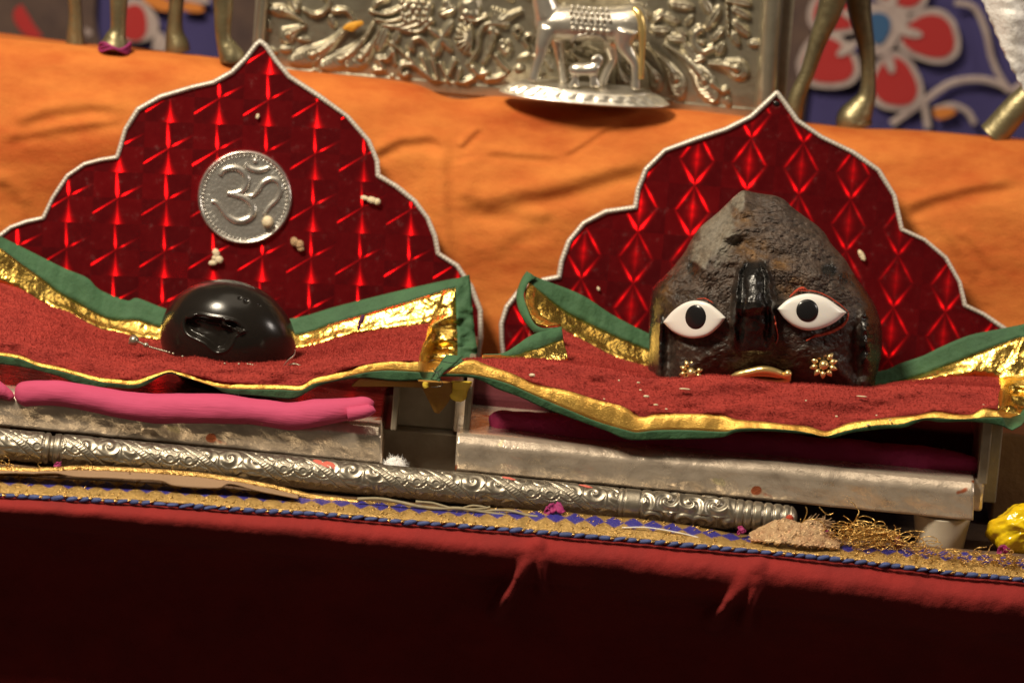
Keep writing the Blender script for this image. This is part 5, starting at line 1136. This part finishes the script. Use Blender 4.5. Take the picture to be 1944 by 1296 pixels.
vv = np.array(pa) + (s * LB)[..., None] * np.array(ax) + (rr_ * np.cos(phi))[..., None] * np.array(up0) + (rr_ * np.sin(phi))[..., None] * np.array(fr0)
fcs = grid_faces(nS, nP, False, True)
bat = thing('silver_baton', (pa + pb) / 2 - Vector((0, 0, RB)), 'long engraved silver baton lying along the front of both thrones', 'baton')
cut1, cut2 = int(nS * (1194 + 70) / 1583), int(nS * (99 + 70) / 1583)
for nm, i0, i1 in (('end_section', 0, cut2), ('shaft', cut2, cut1), ('tip', cut1, nS - 1)):
    sub = vv[i0:i1 + 1]; o = obj(nm, sub.reshape(-1, 3), grid_faces(i1 - i0 + 1, nP, False, True), M['silver_rod'], bat)
# padded brown cloth between trim and thrones, which carries the baton
n_ = 200; xs = np.linspace(-560, 2420, n_); tp = PYn(xs, np.interp(xs, [p[0] for p in T2], [p[1] for p in T2]) - 1, xs * 0 - 0.0215)
zr = np.interp(tp[:, 0], [pa.x, pb.x], [pa.z, pb.z]) - RB - 0.0004; zr = np.minimum(np.where(tp[:, 0] > pb.x, pb.z - RB - 0.002, zr), 1)
rw_ = [tp]
for yy, dz, fl_ in ((-0.0175, -.0001, 1), (-0.012, 0, 1), (-0.006, 0, 1), (-0.001, -.003, 1), (0.003, 0, 0), (0.03, 0, 0)):
    q = tp.copy(); q[:, 1] = yy; q[:, 2] = (zr + dz if fl_ else Z0 + 0.0006) - 0.0005 * fl_ * np.abs(fbm(xs / 30, xs * 0 + yy * 300, 3)); q[:, 2] = np.maximum(q[:, 2], Z0 + 0.0005); rw_.append(q)
obj('padded_edge', np.stack(rw_), grid_faces(len(rw_), n_), M['brown_cloth'], drape)
mb = MB()
def paint(x0, x1, p0, p1, seed):
    n = 26; v = []; ok = []
    for i in range(n):
        for j in range(n):
            u_, w_ = i / (n - 1) * 2 - 1, j / (n - 1) * 2 - 1; q = max(1e-6, math.hypot(u_, w_)); k_ = max(abs(u_), abs(w_)) / q
            u_, w_ = u_ * k_, w_ * k_; g = 1 + 0.45 * vnoise(3 * math.cos(math.atan2(w_, u_)) + 9, 3 * math.sin(math.atan2(w_, u_)) + 9, seed)
            xx = (x0 + x1) / 2 + u_ * g * (x1 - x0) / 2 + w_ * 10; pp = (p0 + p1) / 2 + w_ * g * (p1 - p0) / 2; e = 1 - math.hypot(u_, w_)
            r_ = RB + 0.00002 + 0.00025 * min(1, e * 3)
            v.append(tuple(pa + ax * ((xx + 70) / 1583 * LB) + up0 * (r_ * math.cos(pp)) + fr0 * (r_ * math.sin(pp))))
    mb.add(v, grid_faces(n, n))
M['coral'] = mat('coral_paint', (0.62, 0.13, 0.09), 0.6, bump=(500, 0.0005, 4))
for a_ in ((592, 636, 0.15, 0.85, 3), (952, 972, 0.0, 0.35, 5), (1100, 1118, 0.1, 0.4, 7)):
    mb = MB(); paint(*a_); mb.build('red_paint', M['coral'], bat)
# ================================================================== small things
def grains(name, px, py, parts, label, m='grain', plane=True, off=0.001):
    mb = MB()
    for dx, dy, rx, ry, an in parts:
        c = BD(px + dx, py + dy, off + min(rx, ry) * K * 0.6)
        ca_, sa_ = math.cos(R(an)), math.sin(R(an)); e1 = RIGHT * ca_ + UP * sa_; e2 = UP * ca_ - RIGHT * sa_; e3 = e1.cross(e2)
        mb.ball(tuple(c), (rx * K, ry * K, min(rx, ry) * K * 0.75), 14, 10, axes=[tuple(e1), tuple(e2), tuple(e3)])
    return tag(mb.build(name, M[m]), label, 'grain', 'grains stuck on the red boards')
grains('puffed_grain', 410, 490, [(0, -10, 7, 9, 20), (6, 3, 8, 8, 0), (-6, 9, 9, 6, 10), (-2, 0, 6, 6, 0)], 'three-lobed white puffed grain below left of the om medallion')
grains('puffed_grain', 565, 462, [(-6, -3, 8, 10, 20), (4, 2, 8, 9, -10), (6, 10, 7, 6, 0)], 'duller yellowish puffed grain below right of the om medallion', m='scrap')
grains('puffed_grain', 704, 380, [(-12, -4, 8, 5, -15), (2, 0, 11, 7, -12), (12, 3, 7, 7, 0)], 'long white puffed grain high on the right of the left board')
grains('puffed_grain', 508, 421, [(0, 0, 11, 12, 0)], 'single pale grain sitting on the om medallion', off=0.0024)
grains('puffed_grain', 489, 221, [(0, 0, 3.5, 5.5, -15)], 'tiny white grain near the top of the left board')
grains('rice_grain', 1636, 485, [(0, 0, 13, 5.5, -62)], 'slender golden rice grain on the right board beside the stone')
grains('puffed_grain', 1136, 548, [(0, 0, 3, 4.5, 20)], 'small dull grain low on the left of the right board')

# string of tiny silver beads round the base of the black stone
mb = MB(); pth = catmull([(246, 650), (262, 648), (280, 656), (300, 662), (322, 668), (380, 684), (440, 690), (470, 690), (500, 697), (530, 699), (556, 690), (572, 694)], 70)
for k, (x, y) in enumerate(pth):
    if 330 < x < 470 and k % 4: continue
    mb.ball(tuple(PY(x, y + 1, 0.013 + (0.012 if x < 310 else 0) + 0.0008 * vnoise(k / 2, 0, 2))), (2.2 + 1.4 * abs(vnoise(k * .9, 3, 1))) * K, 8, 6)
mb.ball(tuple(PY(254, 646, 0.020)), 10 * K, 16, 10); mb.ball(tuple(PY(277, 655, 0.019)), 5.5 * K, 12, 8)
tag(mb.build('bead_string', M['silver_old']), 'string of tiny silver beads round the foot of the black stone', 'beads')
mb = MB(); mb.tube([tuple(PY(x, y, 0.012)) for x, y in catmull([(534, 700), (545, 686), (558, 675), (561, 664)], 24)], np.interp(np.linspace(0, 1, 24), [0, .5, 1], [1, 4, .6]) * K, 8, flat=0.4)
tag(mb.build('silver_leaf', M['silver']), 'thin curved silver leaf at the lower right of the black stone', 'ornament')
mb = MB(); mb.tube([tuple(PY(x, y, 0.064)) for x, y in catmull([(680, 627), (683, 614), (688, 604), (690, 598)], 16)], np.interp(np.linspace(0, 1, 16), [0, .5, 1], [3, 5, 3]) * K, 8, flat=.6)
tag(mb.build('purple_thread', mat('violet_thread', (0.10, 0.02, 0.10), 0.8)), 'short dark violet thread on the gold ribbon right of the black stone', 'thread')

# cotton wool tuft behind the baton
Yc = -0.003; c = PY(750, 886, Yc); mb = MB(); rs = np.random.RandomState(2)
mb.ball((c.x, Yc, c.z - 0.0006), (0.0046, 0.0036, 0.0044), 24, 16)
for k in range(1300):
    d = rs.normal(size=3); d /= np.linalg.norm(d); p = np.array((c.x, Yc, c.z - 0.0006)) + d * np.array((0.0044, 0.0034, 0.0042)) * rs.uniform(.8, 1); e = d * 0.6 + rs.normal(size=3) * 0.7
    mb.tube([p, p + e * 0.0005, p + e * 0.0009 + rs.normal(size=3) * 0.0004], [0.00009, 0.00007, 0.00003], 3)
mb.ball((c.x, Yc, (c.z - 0.003 + Z0) / 2), (0.0032, 0.0026, max(0.001, (c.z - 0.001 - Z0) / 2)), 16, 10)
tag(mb.build('cotton_tuft', M['cotton']), 'white tuft of cotton wool behind the baton between the thrones', 'cotton')

# purple petals
def petal(px, py, Y, sz, label, seed):
    rs = np.random.RandomState(seed); mb = MB()
    for q in range(4):
        c = np.array(PY(px + rs.uniform(-.5, .5) * sz, py + rs.uniform(-.25, .25) * sz, Y)); n = 9; v = []
        e1 = np.array(RIGHT) * rs.uniform(.6, 1) + np.array(UP) * rs.uniform(-.5, .5); e2 = np.array(UP) * rs.uniform(.5, .9) + np.array((0, -1, 0)) * rs.uniform(-.6, .6)
        for i in range(n):
            for j in range(n):
                a, b = i / (n - 1) - .5, j / (n - 1) - .5; m_ = 1 - 1.6 * abs(a * b) ** .8
                v.append(c + sz * K * 0.8 * m_ * (a * e1 + b * e2 * (1 - a)) + np.array((0, -1, 0)) * sz * K * .35 * vnoise(a * 4 + q, b * 4, seed))
        mb.add(v, grid_faces(n, n))
    tag(solid(mb.build('purple_petal', M['petal']), 0.0003), label, 'petal', 'purple petals fallen along the trim')
petal(117, 884, -0.022, 22, 'purple petal below the collar at the left end of the baton', 1)
petal(1052, 972, -0.024, 34, 'dark crimson petal against the middle of the baton', 2)
petal(1556, 1012, -0.027, 34, 'purple petal tucked beside the frayed beige scrap', 3)
petal(1692, 1034, -0.023, 30, 'purple petal in the gold threads left of the cream throne leg', 4)
petal(1408, 1006, -0.027, 18, 'tiny crimson petal left of the frayed beige scrap', 5)
petal(1900, 1042, -0.027, 26, 'dull purple petal in front of the yellow wrapped bundle', 6)

# dried stem and a white strip on the trim
mb = MB(); S7 = lambda p: zc(460, 800, 3.888, p); S5 = lambda p: zc(860, 780, 3.24, p)
for p, r_ in (([(850, 572), (1000, 568), (1150, 592), (1300, 625), (1450, 640), (1600, 640), (1800, 668), (1950, 690)], 3.2), ([(1280, 590), (1400, 600), (1480, 622), (1600, 650), (1780, 640), (1830, 630)], 2.4), ([(1600, 645), (1700, 620), (1800, 632)], 2.0), ([(1700, 660), (1950, 655), (2100, 690), (2180, 700)], 2.6)):
    mb.tube([tuple(PY(x, y, -0.0275)) for x, y in catmull(S7(p), 50)], r_ * K * (1 + 0.4 * fbm(np.arange(50) / 6, np.zeros(50), 3, 2)), 8)
tag(mb.build('dried_stem', M['dry']), 'dried greyish plant stem lying on the gold trim under the baton', 'stem')
mb = MB(); mb.tube([tuple(PY(x, y, -0.0325)) for x, y in catmull(S5([(1040, 716), (1200, 716), (1400, 750), (1550, 788)]), 40)], 2.2 * K, 8, flat=.5)
tag(mb.build('white_strip', M['cotton']), 'thin white strip lying on the blue part of the trim', 'strip')

# frayed scrap at the right end of the baton
nx, ny = 90, 50; gx = np.linspace(1425, 1592, nx)[None]; gv = np.linspace(0, 1, ny)[:, None]
topy = np.interp(gx, [1425, 1450, 1475, 1492, 1506, 1520, 1532, 1548, 1562, 1578, 1592], [1014, 1002, 988, 984, 990, 996, 990, 990, 998, 1012, 1026]) + 3 * fbm(gx / 7, gx * 0, 9, 2); boty = np.interp(gx, [1425, 1592], [1026, 1042])
gy = topy * (1 - gv) + boty * gv + 2 * fbm(gx / 8, gv * 5, 3, 2)
Yg = -0.022 - 0.010 * gv - 0.004 * np.sin(np.pi * (gx - 1425) / 167) - 0.0020 * fbm(gx / 14, gy / 10, 4, 3)
sc = thing('frayed_scrap', PY(1500, 1035, -0.02), 'frayed beige lace scrap heaped at the right tip of the baton', 'fabric scrap')
solid(obj('lace_piece', PYn(gx + 0 * gv, gy, Yg), grid_faces(ny, nx), M['scrap'], sc), 0.001)
mb = MB(); rs = np.random.RandomState(4)
for k in range(150):
    x0 = rs.uniform(1528, 1562); y0 = rs.uniform(988, 1004); p = np.array(PY(x0, y0, -0.024)); d = np.array(RIGHT) * rs.uniform(.2, 1.2) + np.array(UP) * rs.uniform(-.4, .6) + np.array((0, -1, 0)) * rs.uniform(-.5, .5)
    mb.tube([p, p + d * .002, p + d * .0035 + rs.normal(size=3) * .0006], [.00022, .0002, .0001], 4)
mb.build('fringe', M['scrap'], sc)
mb = MB(); ps = PYn(gx + 0 * gv, gy, Yg)
for k in range(900):
    i, j = rs.randint(2, ny), rs.randint(1, nx - 1); q0 = ps[i, j] + np.array((0, -.0004, .0002)); a = R(rs.normal(12, 28)); l_ = rs.uniform(.0006, .0016); e = np.array((math.cos(a), 0, math.sin(a))) * l_
    mb.tube([q0 - e, q0 + np.array((0, -.0005, .0003)), q0 + e], rs.uniform(.00014, .00028), 4)
mb.build('lace_strands', mat('lace_thread', (0.80, 0.60, 0.34), 0.45, 0.5, n2=(0.55, 0.28, 0.16), nscale=300), sc)
mb = MB(); mb.ball(PY(1499, 984, -0.0245), (0.0016, 0.0014, 0.0016), 10, 8); mb.build('knot', M['kumkum'], sc)

# loose gold threads in a tangle: nobody could count them
mb = MB(); rs = np.random.RandomState(8)
def squig(x, y, L, Y, r_=0.00017, cur=1.0):
    a = rs.uniform(0, 6.28); p = [(x, y, Y)]; da = rs.normal() * .3
    for k in range(9):
        da += rs.normal() * .45 * cur; a += da * .6; p.append((p[-1][0] + L / 9 * math.cos(a), p[-1][1] + L / 9 * math.sin(a) * .55, p[-1][2] + rs.normal() * .0008))
    p = np.array(p); ylim = np.interp(p[:, 0], [1560, 1680, 1760, 1944], [1046, 1056, 1062, 1088]); p[:, 1] = np.minimum(p[:, 1], ylim)
    q = catmull(p, 40); mb.tube(PYn(q[:, 0], q[:, 1], q[:, 2]), r_, 5)
for k in range(150): x = rs.normal(1640, 42); squig(x, np.interp(x, [1540, 1600, 1680, 1760], [1014, 1010, 1022, 1036]) + rs.normal() * 9, rs.uniform(30, 95), -0.026 + rs.normal() * .003)
for k in range(110): x = rs.uniform(1720, 1980); squig(x, np.interp(x, [1720, 1944], [1046, 1070]) + rs.normal() * 7, rs.uniform(18, 50), -0.031 + rs.normal() * .002)
for k in range(40): x = rs.uniform(0, 520); squig(x, np.interp(x, [0, 520], [884, 915]) + rs.normal() * 5, rs.uniform(14, 36), -0.0225)
for p in ([(1640, 1010), (1650, 1004), (1668, 1000), (1680, 1008), (1672, 1028), (1666, 1036)], [(1700, 1040), (1708, 1022), (1708, 1005)], [(1706, 1040), (1716, 1022), (1740, 1018), (1756, 1030), (1758, 1048)], [(1525, 990), (1532, 972), (1530, 962)], [(1555, 962), (1570, 976), (1582, 974)], [(1590, 1022), (1610, 1012), (1634, 1014)]):
    q = catmull(p, 40); mb.tube([tuple(PY(x, y, -0.025)) for x, y in q], 0.0002, 6)
tag(mb.build('gold_threads', M['thread']), 'tangle of loose gold threads on the right end of the trim', 'threads', kind='stuff')

# yellow wrapped bundle at the right edge
nu, nv = 90, 60; th = np.linspace(0, 2 * np.pi, nu, endpoint=False)[None]; ph = np.linspace(0, np.pi, nv)[:, None]
r_ = 1 + 0.20 * fbm(np.cos(th) * np.sin(ph) * 2.2 + 5, np.sin(th) * np.sin(ph) * 2.2 + np.cos(ph) * 2 + 5, 5, 2) + 0.05 * np.sin(5 * th + 3 * ph) - 0.16 * np.abs(fbm(np.cos(th) * np.sin(ph) * 3.5 + 9, np.sin(th) * np.sin(ph) * 3.5 + 9 + np.cos(ph) * 2, 8, 2))
qx = 1954 + 84 * r_ * np.sin(ph) * np.cos(th); qy = 1010 + 54 * r_ * np.sin(ph) * np.sin(th)
yb = obj('wrapped_bundle', PYn(qx, qy, 0.002 - 0.012 * r_ * np.cos(ph)), grid_faces(nv, nu, False, True)[:, ::-1], M['yellow'])
tag(yb, 'shiny yellow wrapped bundle at the right edge beside the throne leg', 'bundle')

# pale crumbs scattered over the right velvet cloth
mb = MB(); rs = np.random.RandomState(12)
spots = [(1227, 752, 9, 4), (1175, 722, 3, 3), (1212, 726, 5, 3), (1216, 740, 4, 2), (1300, 738, 16, 3), (1245, 768, 7, 3), (1265, 776, 4, 2), (1636, 752, 16, 2), (1588, 790, 4, 3), (1664, 788, 3, 2), (1690, 797, 4, 3), (1648, 806, 5, 3), (1868, 768, 5, 2), (1530, 760, 3, 2), (1010, 712, 9, 6), (1147, 757, 3, 2)]
for x, y, a, b in spots:
    Y = float(np.interp(y - np.interp(x, [p[0] for p in RC], [p[1] for p in RC]), [0, 30, 60, 80], [0.001, -0.0055, -0.0085, -0.0110])); mb.ball(tuple(PY(x, y, Y - 0.0016)), (a * K * .7, 0.0004, b * K * .6), 9, 6)
tag(mb.build('crumbs', M['grain']), 'pale crumbs scattered on the right velvet cloth', 'crumbs', kind='stuff')
